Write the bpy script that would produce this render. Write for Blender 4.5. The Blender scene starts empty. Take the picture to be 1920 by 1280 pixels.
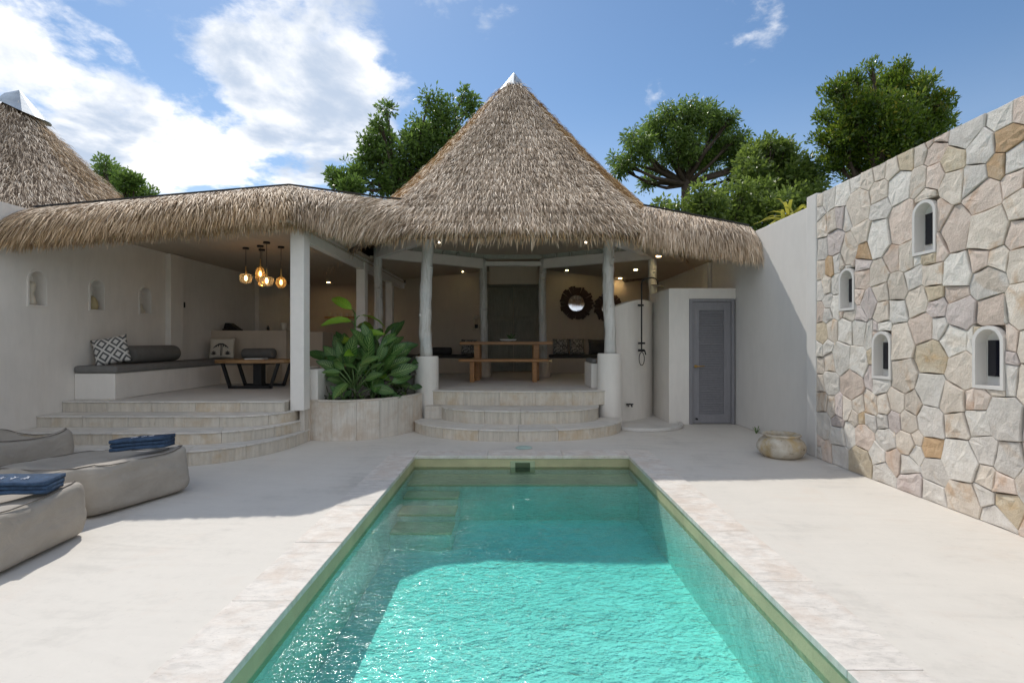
import bpy, bmesh, math, random
import numpy as np
from mathutils import Vector, Matrix, noise

random.seed(7)
rng = np.random.default_rng(7)
SC = bpy.context.scene
COL = SC.collection
PI = math.pi

# ------------------------------------------------------------------ camera, sky, sun, exposure
cam_d = bpy.data.cameras.new('camera')
cam = bpy.data.objects.new('camera', cam_d)
COL.objects.link(cam)
cam.location = (0, 0, 1.4)
cam.rotation_euler = (math.radians(90), 0, 0)
cam_d.sensor_width = 36
cam_d.lens = 18
cam_d.clip_start = 0.05
cam_d.clip_end = 3000
SC.camera = cam

SUN_TO = Vector((-0.48, 1.0, 1.30)).normalized()
SUN_EL = math.asin(SUN_TO.z)
SUN_ROT = math.atan2(SUN_TO.x, SUN_TO.y)
sun_d = bpy.data.lights.new('sun', 'SUN')
sun_d.energy = 2.05
sun_d.angle = math.radians(0.53)
sun_d.color = (1.0, 0.95, 0.87)
sun = bpy.data.objects.new('sun', sun_d)
COL.objects.link(sun)
sun.rotation_euler = SUN_TO.to_track_quat('Z', 'Y').to_euler()
sun.location = SUN_TO * 60

SC.view_settings.view_transform = 'Standard'
SC.view_settings.look = 'None'
SC.view_settings.exposure = 0.60
SC.view_settings.gamma = 1.0
SC.view_settings.use_curve_mapping = False
try:
    SC.cycles.use_denoising = True
    SC.cycles.max_bounces = 12
    SC.cycles.diffuse_bounces = 5
    SC.cycles.transparent_max_bounces = 16
    SC.cycles.sample_clamp_indirect = 6.0
    SC.cycles.caustics_reflective = False
    SC.cycles.caustics_refractive = False
except Exception:
    pass


class NT:
    """tiny node-graph writer"""
    def __init__(self, tree):
        self.t = tree

    def new(self, typ, **kw):
        n = self.t.nodes.new(typ)
        for k, v in kw.items():
            setattr(n, k, v)
        return n

    def put(self, sock, v):
        if isinstance(v, bpy.types.NodeSocket):
            self.t.links.new(v, sock)
        elif v is not None:
            if isinstance(v, (tuple, list, Vector)) and len(v) == 3 and len(getattr(sock, 'default_value', [0])) == 4:
                v = (*v, 1)
            sock.default_value = v

    def m(self, op, a, b=None, c=None, clamp=False):
        n = self.new('ShaderNodeMath', operation=op, use_clamp=clamp)
        for i, v in enumerate((a, b, c)):
            if v is not None:
                self.put(n.inputs[i], v)
        return n.outputs[0]

    def v(self, op, a, b=None, scale=None):
        n = self.new('ShaderNodeVectorMath', operation=op)
        self.put(n.inputs[0], a)
        if b is not None:
            self.put(n.inputs[1], b)
        if scale is not None:
            self.put(n.inputs['Scale'], scale)
        return n.outputs['Value'] if op in ('DOT_PRODUCT', 'LENGTH', 'DISTANCE') else n.outputs[0]

    def noise(self, vec, scale, detail=4, rough=0.55, dist=0.0, out=0):
        n = self.new('ShaderNodeTexNoise')
        if vec is not None:
            self.put(n.inputs['Vector'], vec)
        n.inputs['Scale'].default_value = scale
        n.inputs['Detail'].default_value = detail
        n.inputs['Roughness'].default_value = rough
        n.inputs['Distortion'].default_value = dist
        return n.outputs[out]

    def ramp(self, fac, stops, interp='LINEAR'):
        n = self.new('ShaderNodeValToRGB')
        cr = n.color_ramp
        cr.interpolation = interp
        while len(cr.elements) < len(stops):
            cr.elements.new(0.5)
        for e, (p, c) in zip(cr.elements, stops):
            e.position = p
            e.color = (*c, 1) if len(c) == 3 else c
        self.put(n.inputs[0], fac)
        return n.outputs[0]

    def mix(self, fac, a, b, mode='MIX'):
        n = self.new('ShaderNodeMix', data_type='RGBA', blend_type=mode)
        self.put(n.inputs[0], fac)
        self.put(n.inputs[6], a)
        self.put(n.inputs[7], b)
        return n.outputs[2]

    def mapr(self, v, a, b, c=0.0, d=1.0, smooth=False):
        n = self.new('ShaderNodeMapRange')
        if smooth:
            n.interpolation_type = 'SMOOTHSTEP'
        for i, x in enumerate((v, a, b, c, d)):
            self.put(n.inputs[i], x)
        return n.outputs[0]

    def mapping(self, vec, scale=(1, 1, 1), rot=(0, 0, 0), loc=(0, 0, 0)):
        n = self.new('ShaderNodeMapping')
        self.put(n.inputs[0], vec)
        n.inputs['Scale'].default_value = scale
        n.inputs['Rotation'].default_value = rot
        n.inputs['Location'].default_value = loc
        return n.outputs[0]

    def bump(self, h, strength=0.3, dist=0.02, normal=None):
        n = self.new('ShaderNodeBump')
        n.inputs['Strength'].default_value = strength
        n.inputs['Distance'].default_value = dist
        self.put(n.inputs['Height'], h)
        if normal is not None:
            self.put(n.inputs['Normal'], normal)
        return n.outputs[0]


# ---- world: Nishita sky with cumulus
world = bpy.data.worlds.new('World')
SC.world = world
world.use_nodes = True
wt = world.node_tree
wt.nodes.clear()
W = NT(wt)
sky = W.new('ShaderNodeTexSky')
sky.sky_type = 'NISHITA'
sky.sun_disc = False
sky.sun_elevation = SUN_EL
sky.sun_rotation = SUN_ROT
sky.air_density = 1.0
sky.dust_density = 0.25
sky.ozone_density = 2.2
bg_sky = W.new('ShaderNodeBackground')
W.put(bg_sky.inputs[0], W.mix(1.0, sky.outputs[0], (0.84, 0.95, 1.0), 'MULTIPLY'))
bg_sky.inputs[1].default_value = 0.081
D = W.new('ShaderNodeTexCoord').outputs['Generated']
D = W.v('NORMALIZE', D)
sep = W.new('ShaderNodeSeparateXYZ')
W.put(sep.inputs[0], D)
den = W.m('ADD', W.m('MAXIMUM', sep.outputs[2], 0.0), 0.22)
plan = W.v('SCALE', D, scale=W.m('DIVIDE', 1.0, den))
n1 = W.noise(plan, 1.7, 12, 0.56, 0.25)
n2 = W.noise(W.v('ADD', plan, (3.1, 1.7, 0.4)), 5.0, 12, 0.62, 0.15)


def cdir(px, py):
    return Vector(((px - 960) / 960, 1.0, (640 - py) / 960)).normalized()


# cumulus banks: direction, angular size, weight
banks = [((600, 210), .15, .68), ((480, 190), .20, .60), ((330, 260), .28, .54), ((120, 250), .28, .50), ((540, 330), .22, .44),
         ((60, 110), .20, .50), ((300, 70), .20, .42), ((180, 420), .32, .30), ((-500, 250), .5, .40), ((1450, 50), .13, .36), ((1380, 90), .09, .32), ((1060, 55), .08, .34),
         ((1540, 15), .11, .34), ((920, 40), .16, .32), ((1240, 165), .08, .26), ((2600, 300), .4, .30)]
mask = None
for (p, s, w) in banks:
    d = cdir(*p)
    dist = W.v('DISTANCE', D, tuple(d))
    g = W.m('MULTIPLY', W.m('POWER', W.m('SUBTRACT', 1.0, W.m('MINIMUM', W.m('DIVIDE', dist, s * 1.9), 1.0)), 1.2), w)
    mask = g if mask is None else W.m('MAXIMUM', mask, g)
back = W.m('MULTIPLY', W.mapr(sep.outputs[1], 0.45, -0.1), 0.52)     # cumulus goes on unseen behind, cover raised to add whiter fill light
mask = W.m('MAXIMUM', mask, back)
dens = W.m('ADD', W.m('SUBTRACT', W.m('ADD', mask, W.m('MULTIPLY', W.m('SUBTRACT', n1, 0.5), 1.35)), 0.30),
           W.m('MULTIPLY', W.m('SUBTRACT', n2, 0.5), 0.62))
cov = W.m('MULTIPLY', W.mapr(dens, 0.0, 0.19, smooth=True), 0.98)
haze = W.mapr(sep.outputs[2], 0.02, 0.45, 0.26, 0.0, True)
cov = W.m('MAXIMUM', cov, W.m('MULTIPLY', haze, 0.9))
n3 = W.noise(W.v('ADD', plan, (0.16, -0.22, 0.1)), 2.4, 8, 0.55, 0.3)
body = W.mapr(W.m('ADD', W.m('MULTIPLY', dens, 0.35), n3), 0.43, 0.66, 0.0, 1.0, True)
ccol = W.mix(body, (0.92, 0.905, 0.885), (0.40, 0.47, 0.58))
bg_cl = W.new('ShaderNodeBackground')
W.put(bg_cl.inputs[0], ccol)
bg_cl.inputs[1].default_value = 0.95
mxw = W.new('ShaderNodeMixShader')
W.put(mxw.inputs[0], cov)
W.put(mxw.inputs[1], bg_sky.outputs[0])
W.put(mxw.inputs[2], bg_cl.outputs[0])
wo = W.new('ShaderNodeOutputWorld')
W.put(wo.inputs[0], mxw.outputs[0])


# ------------------------------------------------------------------ materials
def new_mat(name):
    m = bpy.data.materials.new(name)
    m.use_nodes = True
    m.node_tree.nodes.clear()
    n = NT(m.node_tree)
    out = n.new('ShaderNodeOutputMaterial')
    b = n.new('ShaderNodeBsdfPrincipled')
    n.put(out.inputs[0], b.outputs[0])
    return m, n, b, out


def objco(n):
    return n.new('ShaderNodeTexCoord').outputs['Object']


def simple(name, col, rough=0.6, metal=0.0, var=0.12, scale=6.0, bump=0.0, bscale=40.0, emit=None, spec=None):
    m, n, b, _ = new_mat(name)
    co = objco(n)
    f = n.noise(co, scale, 5, 0.6)
    lo = tuple(c * (1 - var) for c in col)
    hi = tuple(min(1, c * (1 + var)) for c in col)
    n.put(b.inputs['Base Color'], n.ramp(f, [(0.3, lo), (0.7, hi)]))
    b.inputs['Roughness'].default_value = rough
    b.inputs['Metallic'].default_value = metal
    if spec is not None:
        b.inputs['Specular IOR Level'].default_value = spec
    if bump:
        n.put(b.inputs['Normal'], n.bump(n.noise(co, bscale, 4, 0.6), bump, 0.01))
    if emit:
        b.inputs['Emission Color'].default_value = (*emit[0], 1)
        b.inputs['Emission Strength'].default_value = emit[1]
    return m


def plaster(name, col, var=0.05, rough=0.85, stain=0.0, bump=0.12):
    m, n, b, _ = new_mat(name)
    co = objco(n)
    f = n.noise(co, 1.1, 6, 0.62, 0.4)
    g = n.noise(n.mapping(co, (5, 5, 1.2)), 2.2, 5, 0.6)
    k = n.m('ADD', n.m('MULTIPLY', f, 0.6), n.m('MULTIPLY', g, 0.4))
    lo = tuple(c * (1 - var * 2) for c in col)
    hi = tuple(min(0.95, c * (1 + var)) for c in col)
    c = n.ramp(k, [(0.34, lo), (0.62, hi)])
    if stain:
        s = n.mapr(n.noise(n.mapping(co, (3, 3, .5)), 1.6, 8, 0.7), 0.55, 0.75)
        c = n.mix(n.m('MULTIPLY', s, stain), c, (col[0] * .72, col[1] * .64, col[2] * .52))
    n.put(b.inputs['Base Color'], c)
    b.inputs['Roughness'].default_value = rough
    h = n.m('ADD', n.noise(co, 9, 5, 0.6), n.m('MULTIPLY', n.noise(co, 70, 3, 0.6), 0.25))
    n.put(b.inputs['Normal'], n.bump(h, bump, 0.012))
    return m


def concrete(name, col):
    m, n, b, _ = new_mat(name)
    co = n.mapping(objco(n), (1, 1, 1), (.31, .23, .1), (.3, .7, .37))
    a = n.noise(n.mapping(co, (1, .8, 1), (0, 0, .3)), 0.9, 9, 0.66, 0.9)
    s = n.noise(n.mapping(co, (0.7, 3.2, 1), (0, 0, .25)), 1.8, 7, 0.6, 1.4)
    f = n.noise(co, 16, 6, 0.7)
    k = n.m('ADD', n.m('ADD', n.m('MULTIPLY', a, 0.5), n.m('MULTIPLY', s, 0.32)), n.m('MULTIPLY', f, 0.18))
    c = n.ramp(k, [(0.30, tuple(x * .76 for x in col)), (0.48, col), (0.70, tuple(min(.92, x * 1.09) for x in col))])
    pk = n.mapr(n.noise(co, 2.3, 8, 0.7, 0.6), 0.56, 0.78)
    c = n.mix(n.m('MULTIPLY', pk, 0.35), c, (col[0] * .98, col[1] * .84, col[2] * .76))
    pits = n.mapr(n.noise(co, 55, 3, 0.5), 0.66, 0.74)
    c = n.mix(n.m('MULTIPLY', pits, 0.22), c, tuple(x * .6 for x in col))
    n.put(b.inputs['Base Color'], c)
    n.put(b.inputs['Roughness'], n.mapr(a, 0.3, 0.7, 0.62, 0.85))
    h = n.m('ADD', n.m('MULTIPLY', a, 0.6), n.m('ADD', n.m('MULTIPLY', s, 0.5), n.m('MULTIPLY', f, 0.25)))
    n.put(b.inputs['Normal'], n.bump(h, 0.28, 0.02))
    return m


def travertine(name, col, warm, rot=(0, 0, 0), stretch=(7, 7, 0.8), amt=0.6):
    m, n, b, _ = new_mat(name)
    oi = n.new('ShaderNodeObjectInfo')
    co = n.v('ADD', objco(n), n.v('SCALE', (3.7, 5.1, 2.3), scale=oi.outputs['Random']))
    st = n.noise(n.mapping(co, stretch, rot), 2.6, 8, 0.68, 0.5)
    f = n.noise(co, 5, 8, 0.7, 0.3)
    c = n.ramp(st, [(0.30, tuple(x * .78 for x in col)), (0.5, col), (0.72, tuple(min(.9, x * 1.16) for x in col))])
    w = n.m('MULTIPLY', n.mapr(n.m('ADD', f, n.m('MULTIPLY', n.m('SUBTRACT', oi.outputs['Random'], 0.5), 0.18)), 0.46, 0.68), amt)
    c = n.mix(w, c, warm)
    tone = n.mapr(oi.outputs['Random'], 0, 1, 0.90, 1.06)
    c = n.mix(1.0, c, n.v('SCALE', (1, 1, 1), scale=tone), 'MULTIPLY')
    pit = n.mapr(n.noise(n.mapping(co, tuple(x * .4 for x in stretch), rot), 38, 4, 0.6), 0.62, 0.70)
    c = n.mix(n.m('MULTIPLY', pit, 0.45), c, tuple(x * .5 for x in warm))
    n.put(b.inputs['Base Color'], c)
    b.inputs['Roughness'].default_value = 0.7
    n.put(b.inputs['Normal'], n.bump(n.m('SUBTRACT', st, n.m('MULTIPLY', pit, 0.7)), 0.3, 0.012))
    return m


def stone_mat(name, col, second, stain, amt):
    m, n, b, _ = new_mat(name)
    oi = n.new('ShaderNodeObjectInfo')
    co = n.v('ADD', objco(n), n.v('SCALE', (13.7, 9.1, 7.3), scale=oi.outputs['Random']))
    f = n.noise(co, 3.4, 9, 0.66, 0.5)
    g = n.noise(co, 22, 6, 0.7)
    c = n.ramp(n.m('ADD', n.m('MULTIPLY', f, .7), n.m('MULTIPLY', g, .3)),
               [(0.32, tuple(x * .82 for x in col)), (0.5, col), (0.66, second)])
    s = n.mapr(n.noise(n.v('ADD', co, (4, 2, 9)), 2.6, 6, 0.6, 0.8), 0.57, 0.66)
    c = n.mix(n.m('MULTIPLY', s, amt), c, stain)
    tone = n.mapr(oi.outputs['Random'], 0, 1, 0.88, 1.10)
    c = n.mix(1.0, c, n.v('SCALE', (1, 1, 1), scale=tone), 'MULTIPLY')
    n.put(b.inputs['Base Color'], c)
    b.inputs['Roughness'].default_value = 0.88
    h = n.m('ADD', n.noise(co, 14, 8, 0.7, 0.4), n.m('MULTIPLY', n.noise(co, 60, 4, 0.7), 0.35))
    n.put(b.inputs['Normal'], n.bump(h, 0.7, 0.028))
    return m


def thatch_mat(name, dark, mid, light, gold):
    m, n, b, _ = new_mat(name)
    t = n.new('ShaderNodeAttribute', attribute_name='tone').outputs['Fac']
    g = n.new('ShaderNodeAttribute', attribute_name='gold').outputs['Fac']
    co = objco(n)
    big = n.noise(co, 1.4, 5, 0.6, 0.5)
    tt = n.m('ADD', t, n.m('MULTIPLY', n.m('SUBTRACT', big, 0.5), 0.95))
    c = n.ramp(tt, [(0.05, dark), (0.45, mid), (0.95, light)])
    c2 = n.ramp(tt, [(0.05, tuple(x * .55 for x in gold)), (0.9, gold)])
    c = n.mix(g, c, c2)
    n.put(b.inputs['Base Color'], c)
    b.inputs['Roughness'].default_value = 0.62
    b.inputs['Specular IOR Level'].default_value = 0.15
    return m


def leaf_mat(name, lo, hi, trans=0.35, rough=0.38, tip=None):
    m, n, b, out = new_mat(name)
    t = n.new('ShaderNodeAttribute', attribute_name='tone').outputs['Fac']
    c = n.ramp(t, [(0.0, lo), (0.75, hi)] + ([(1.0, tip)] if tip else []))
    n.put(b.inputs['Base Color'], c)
    b.inputs['Roughness'].default_value = rough
    tr = n.new('ShaderNodeBsdfTranslucent')
    n.put(tr.inputs[0], n.mix(0.5, c, tuple(min(1, x * 1.6) for x in hi)))
    ms = n.new('ShaderNodeMixShader')
    ms.inputs[0].default_value = trans
    n.put(ms.inputs[1], b.outputs[0])
    n.put(ms.inputs[2], tr.outputs[0])
    n.put(out.inputs[0], ms.outputs[0])
    return m


def blade_mat(name, green, pale, amt, veins=True, edge=None):
    """a large leaf: u across (-1..1), v along, feathered pale flecks between the side veins"""
    m, n, b, out = new_mat(name)
    uv = n.new('ShaderNodeTexCoord').outputs['UV']
    s = n.new('ShaderNodeSeparateXYZ')
    n.put(s.inputs[0], uv)
    u = n.m('ABSOLUTE', n.m('MULTIPLY', n.m('SUBTRACT', s.outputs[0], 0.5), 2.0))
    oi = n.new('ShaderNodeObjectInfo').outputs['Random']
    v = s.outputs[1]
    ph = n.m('ADD', n.m('MULTIPLY', v, 62.0), n.m('MULTIPLY', u, -16.0))
    wv = n.m('SINE', n.m('ADD', ph, n.m('MULTIPLY', n.noise(uv, 7, 4), 3.0)))
    fl = n.m('MULTIPLY', n.mapr(wv, 0.0, 0.7), n.mapr(u, 0.97, 0.62))
    fl = n.m('MULTIPLY', fl, n.mapr(v, 0.97, 0.8))
    rnd = n.mapr(oi, 0, 1, 0.80, 1.25)
    base = n.mix(1.0, green, n.v('SCALE', (1, 1, 1), scale=rnd), 'MULTIPLY')
    mid = n.mapr(u, 0.06, 0.02)
    c = n.mix(n.m('MULTIPLY', fl, amt) if veins else n.m('MULTIPLY', n.noise(uv, 5), amt), base, pale)
    c = n.mix(n.m('MULTIPLY', mid, 0.7), c, pale)
    if edge:
        c = n.mix(n.mapr(u, 0.78, 0.98), c, edge)
    n.put(b.inputs['Base Color'], c)
    b.inputs['Roughness'].default_value = 0.32
    n.put(b.inputs['Normal'], n.bump(wv, 0.25, 0.004))
    tr = n.new('ShaderNodeBsdfTranslucent')
    n.put(tr.inputs[0], n.mix(0.3, c, pale))
    ms = n.new('ShaderNodeMixShader')
    ms.inputs[0].default_value = 0.25
    n.put(ms.inputs[1], b.outputs[0])
    n.put(ms.inputs[2], tr.outputs[0])
    n.put(out.inputs[0], ms.outputs[0])
    return m


def wood(name, a, c2, axis=(1, 9, 9), rough=0.5):
    m, n, b, _ = new_mat(name)
    oi = n.new('ShaderNodeObjectInfo')
    co = n.v('ADD', objco(n), n.v('SCALE', (3.3, 2.1, 5.7), scale=oi.outputs['Random']))
    g = n.noise(n.mapping(co, axis), 3.0, 8, 0.65, 1.2)
    f = n.noise(co, 2.0, 4, 0.6)
    c = n.ramp(n.m('ADD', n.m('MULTIPLY', g, .75), n.m('MULTIPLY', f, .25)), [(0.32, a), (0.62, c2)])
    n.put(b.inputs['Base Color'], c)
    b.inputs['Roughness'].default_value = rough
    n.put(b.inputs['Normal'], n.bump(g, 0.2, 0.006))
    return m


M = {}
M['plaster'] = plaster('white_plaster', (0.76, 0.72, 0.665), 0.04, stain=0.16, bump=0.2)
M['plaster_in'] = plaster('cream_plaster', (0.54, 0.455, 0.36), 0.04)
M['plaster_r'] = plaster('pale_grey_plaster', (0.68, 0.655, 0.62), 0.03)
M['paint'] = simple('white_paint', (0.78, 0.745, 0.70), 0.6, var=0.04, bump=0.08)
M['ceiling'] = wood('painted_plank', (0.44, 0.37, 0.29), (0.52, 0.45, 0.36), (9, 1, 9), 0.7)
M['terrace'] = concrete('cream_microcement', (0.64, 0.602, 0.545))
M['floor'] = concrete('grey_cream_floor', (0.62, 0.595, 0.56))
M['riser'] = travertine('travertine_riser', (0.60, 0.55, 0.47), (0.47, 0.34, 0.19), stretch=(8, 8, 0.7), amt=0.58)
M['tread'] = travertine('travertine_tread', (0.66, 0.63, 0.585), (0.54, 0.45, 0.34), (0, 0, .5), (1.2, 6, 2), amt=0.35)
M['planter'] = travertine('travertine_slab', (0.62, 0.575, 0.51), (0.47, 0.36, 0.26), stretch=(9, 9, 0.5), amt=0.58)
M['coping'] = travertine('pink_travertine', (0.70, 0.655, 0.60), (0.54, 0.42, 0.33), (0, 0, .45), (3, 8, 3), amt=0.50)
M['core'] = simple('mortar_bed', (0.40, 0.36, 0.30), 0.9, bump=0.2)
M['mortar'] = simple('dark_mortar', (0.26, 0.22, 0.18), 0.95, var=0.3, bump=0.4)
STONES = [stone_mat('cream_stone', (0.701, 0.616, 0.520), (0.791, 0.723, 0.633), (0.52, 0.30, 0.13), 0.55),
          stone_mat('grey_stone', (0.678, 0.633, 0.576), (0.780, 0.746, 0.689), (0.52, 0.38, 0.25), 0.40),
          stone_mat('lilac_stone', (0.610, 0.531, 0.492), (0.701, 0.621, 0.576), (0.48, 0.37, 0.34), 0.45),
          stone_mat('pink_stone', (0.701, 0.576, 0.486), (0.780, 0.678, 0.588), (0.54, 0.32, 0.18), 0.50),
          stone_mat('pale_stone', (0.746, 0.701, 0.633), (0.814, 0.780, 0.723), (0.55, 0.45, 0.33), 0.40),
          stone_mat('ochre_stone', (0.56, 0.38, 0.22), (0.63, 0.50, 0.36), (0.42, 0.21, 0.09), 0.55),
          stone_mat('yellow_stone', (0.60, 0.50, 0.36), (0.67, 0.60, 0.48), (0.54, 0.33, 0.13), 0.5)]
M['thatch'] = thatch_mat('weathered_thatch', (0.22, 0.155, 0.10), (0.68, 0.545, 0.41), (0.98, 0.86, 0.71), (0.66, 0.42, 0.18))
M['thatch_bed'] = simple('thatch_underlay', (0.24, 0.18, 0.13), 0.95, var=0.5, scale=20, bump=0.8, bscale=60)
M['lining'] = wood('grey_green_board', (0.33, 0.34, 0.29), (0.44, 0.45, 0.39), (9, 9, 1), 0.75)
M['log'] = None
M['cap'] = simple('sheet_metal', (0.50, 0.54, 0.57), 0.45, 0.55, var=0.15, scale=5, bump=0.15, bscale=9)
M['membrane'] = simple('black_roof_edge', (0.03, 0.03, 0.032), 0.8)
M['soil'] = simple('dark_soil', (0.03, 0.022, 0.015), 0.95, var=0.5, scale=30, bump=0.9, bscale=50)
M['earth'] = simple('garden_ground', (0.07, 0.09, 0.035), 0.95, var=0.4, scale=2)
M['bean'] = None
M['towel'] = simple('navy_towel', (0.040, 0.078, 0.145), 0.95, var=0.35, scale=25, bump=0.8, bscale=160)
M['thread'] = simple('white_thread', (0.75, 0.76, 0.8), 0.8)
M['piping'] = simple('dark_piping', (0.15, 0.13, 0.11), 0.8)
M['grey_fab'] = simple('grey_fabric', (0.17, 0.165, 0.155), 0.95, var=0.1, scale=12, bump=0.35, bscale=220)
M['dark_fab'] = simple('charcoal_fabric', (0.055, 0.052, 0.05), 0.95, var=0.15, scale=12, bump=0.35, bscale=220)
M['black'] = simple('black_metal', (0.012, 0.012, 0.013), 0.42, 0.3, var=0.2)
M['pane'] = simple('dark_glass', (0.008, 0.009, 0.016), 0.12, var=0.1)
M['brass'] = simple('brass', (0.62, 0.37, 0.10), 0.3, 0.9)
M['teak'] = wood('oiled_teak', (0.20, 0.085, 0.022), (0.40, 0.19, 0.06), (1, 10, 10), 0.42)
M['slabwood'] = wood('live_edge_wood', (0.15, 0.075, 0.028), (0.46, 0.27, 0.12), (1.5, 5, 5), 0.4)
M['doorgrey'] = wood('grey_painted_louver', (0.205, 0.20, 0.215), (0.26, 0.255, 0.27), (8, 8, 1), 0.6)
M['olddoor'] = wood('carved_old_door', (0.17, 0.17, 0.14), (0.27, 0.26, 0.21), (9, 9, 1), 0.8)
M['stick'] = wood('driftwood_stick', (0.030, 0.013, 0.008), (0.075, 0.036, 0.022), (3, 3, 3), 0.7)
M['mirror'] = simple('mirror_glass', (0.9, 0.9, 0.9), 0.03, 1.0, var=0.01)
M['lamp'] = simple('downlight_lens', (1, 0.9, 0.75), 0.4, emit=((1.0, 0.84, 0.62), 11.0))
M['bulb'] = simple('filament_bulb', (1, 0.7, 0.35), 0.4, emit=((1.0, 0.66, 0.30), 12.0))
M['cream'] = simple('cream_ceramic', (0.62, 0.56, 0.46), 0.5, bump=0.1)
M['ochre_cer'] = simple('ochre_ceramic', (0.48, 0.40, 0.22), 0.6, bump=0.2)
M['paper'] = simple('white_paper', (0.78, 0.78, 0.76), 0.7)
M['cyanlid'] = simple('pale_green_lid', (0.42, 0.55, 0.50), 0.55)
M['stemgreen'] = simple('green_stem', (0.10, 0.17, 0.05), 0.5)
M['bark'] = simple('dark_bark', (0.075, 0.055, 0.04), 0.95, var=0.4, scale=8, bump=0.8, bscale=25)
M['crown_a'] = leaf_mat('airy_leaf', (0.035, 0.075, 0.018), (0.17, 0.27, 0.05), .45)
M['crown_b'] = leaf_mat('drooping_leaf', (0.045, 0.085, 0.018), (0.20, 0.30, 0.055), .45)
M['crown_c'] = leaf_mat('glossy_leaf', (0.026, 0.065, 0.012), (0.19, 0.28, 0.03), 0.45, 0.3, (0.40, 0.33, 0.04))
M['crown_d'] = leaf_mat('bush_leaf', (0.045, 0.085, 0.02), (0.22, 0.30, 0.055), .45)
M['yellowleaf'] = leaf_mat('yellow_strap_leaf', (0.20, 0.24, 0.03), (0.50, 0.46, 0.08))
M['dieff'] = blade_mat('dumb_cane_leaf', (0.028, 0.100, 0.018), (0.36, 0.50, 0.16), 0.50)
M['dieff_dark'] = blade_mat('dark_broad_leaf', (0.028, 0.090, 0.022), (0.17, 0.30, 0.08), 0.3)
M['lime'] = blade_mat('lime_leaf', (0.16, 0.34, 0.022), (0.40, 0.52, 0.08), 0.35)
M['ti'] = blade_mat('purple_strap_leaf', (0.030, 0.045, 0.022), (0.13, 0.07, 0.06), 0.4, veins=False)

# weathered post wood
m, n, b, _ = new_mat('whitewashed_log')
co = objco(n)
g = n.noise(n.mapping(co, (9, 9, 0.9)), 2.2, 8, 0.7, 1.0)
f = n.noise(co, 3.0, 6, 0.65)
c = n.ramp(g, [(0.30, (0.34, 0.30, 0.25)), (0.50, (0.60, 0.585, 0.55)), (0.72, (0.70, 0.69, 0.66))])
c = n.mix(n.m('MULTIPLY', n.mapr(f, 0.52, 0.66), 0.4), c, (0.47, 0.50, 0.50))
n.put(b.inputs['Base Color'], c)
b.inputs['Roughness'].default_value = 0.85
n.put(b.inputs['Normal'], n.bump(n.m('ADD', g, f), 0.5, 0.02))
M['log'] = m
# bean bag cloth
m, n, b, _ = new_mat('taupe_outdoor_cloth')
co = objco(n)
f = n.noise(co, 4, 5, 0.6)
n.put(b.inputs['Base Color'], n.ramp(f, [(0.3, (0.33, 0.295, 0.25)), (0.7, (0.40, 0.36, 0.31))]))
b.inputs['Roughness'].default_value = 0.8
wr = n.noise(n.mapping(co, (1.4, 2.6, 4.0)), 2.6, 4, 0.55, 1.6)
n.put(b.inputs['Normal'], n.bump(n.m('ADD', n.m('MULTIPLY', wr, 1.0), n.m('MULTIPLY', n.noise(co, 300, 2), 0.03)), 0.30, 0.04))
M['bean'] = m
# aged pot
m, n, b, _ = new_mat('aged_terracotta')
co = objco(n)
f = n.noise(co, 6, 9, 0.72, 0.6)
g = n.noise(n.v('ADD', co, (5, 3, 1)), 3.2, 6, 0.6, 0.8)
c = n.ramp(f, [(0.30, (0.26, 0.19, 0.12)), (0.46, (0.48, 0.42, 0.33)), (0.66, (0.62, 0.58, 0.50))])
c = n.mix(n.m('MULTIPLY', n.mapr(g, 0.50, 0.64), 0.75), c, (0.47, 0.33, 0.13))
spots = n.mapr(n.noise(co, 15, 2, 0.5), 0.70, 0.76)
c = n.mix(n.m('MULTIPLY', spots, 0.8), c, (0.07, 0.06, 0.03))
n.put(b.inputs['Base Color'], c)
b.inputs['Roughness'].default_value = 0.85
n.put(b.inputs['Normal'], n.bump(n.m('SUBTRACT', f, n.m('MULTIPLY', spots, .5)), 0.6, 0.02))
M['pot'] = m
# pool plaster, with sun caustics painted into the colour as pale mottling
m, n, b, _ = new_mat('caustic_mottled_plaster')
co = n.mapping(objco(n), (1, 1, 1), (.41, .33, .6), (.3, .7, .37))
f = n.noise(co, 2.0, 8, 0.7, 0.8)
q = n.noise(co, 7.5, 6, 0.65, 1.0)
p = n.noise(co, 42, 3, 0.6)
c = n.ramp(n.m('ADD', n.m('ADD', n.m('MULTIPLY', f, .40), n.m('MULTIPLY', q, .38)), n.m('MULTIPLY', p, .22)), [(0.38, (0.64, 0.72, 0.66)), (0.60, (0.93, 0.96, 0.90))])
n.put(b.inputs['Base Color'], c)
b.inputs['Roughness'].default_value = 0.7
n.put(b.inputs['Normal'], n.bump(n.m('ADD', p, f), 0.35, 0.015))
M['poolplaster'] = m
M['sand'] = simple('sandy_pool_ledge', (0.68, 0.62, 0.40), 0.7, var=0.12, scale=3, bump=0.2, bscale=60)
M['olive'] = simple('olive_pool_plaster', (0.50, 0.47, 0.28), 0.7, var=0.15, scale=3, bump=0.2, bscale=60)
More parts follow.
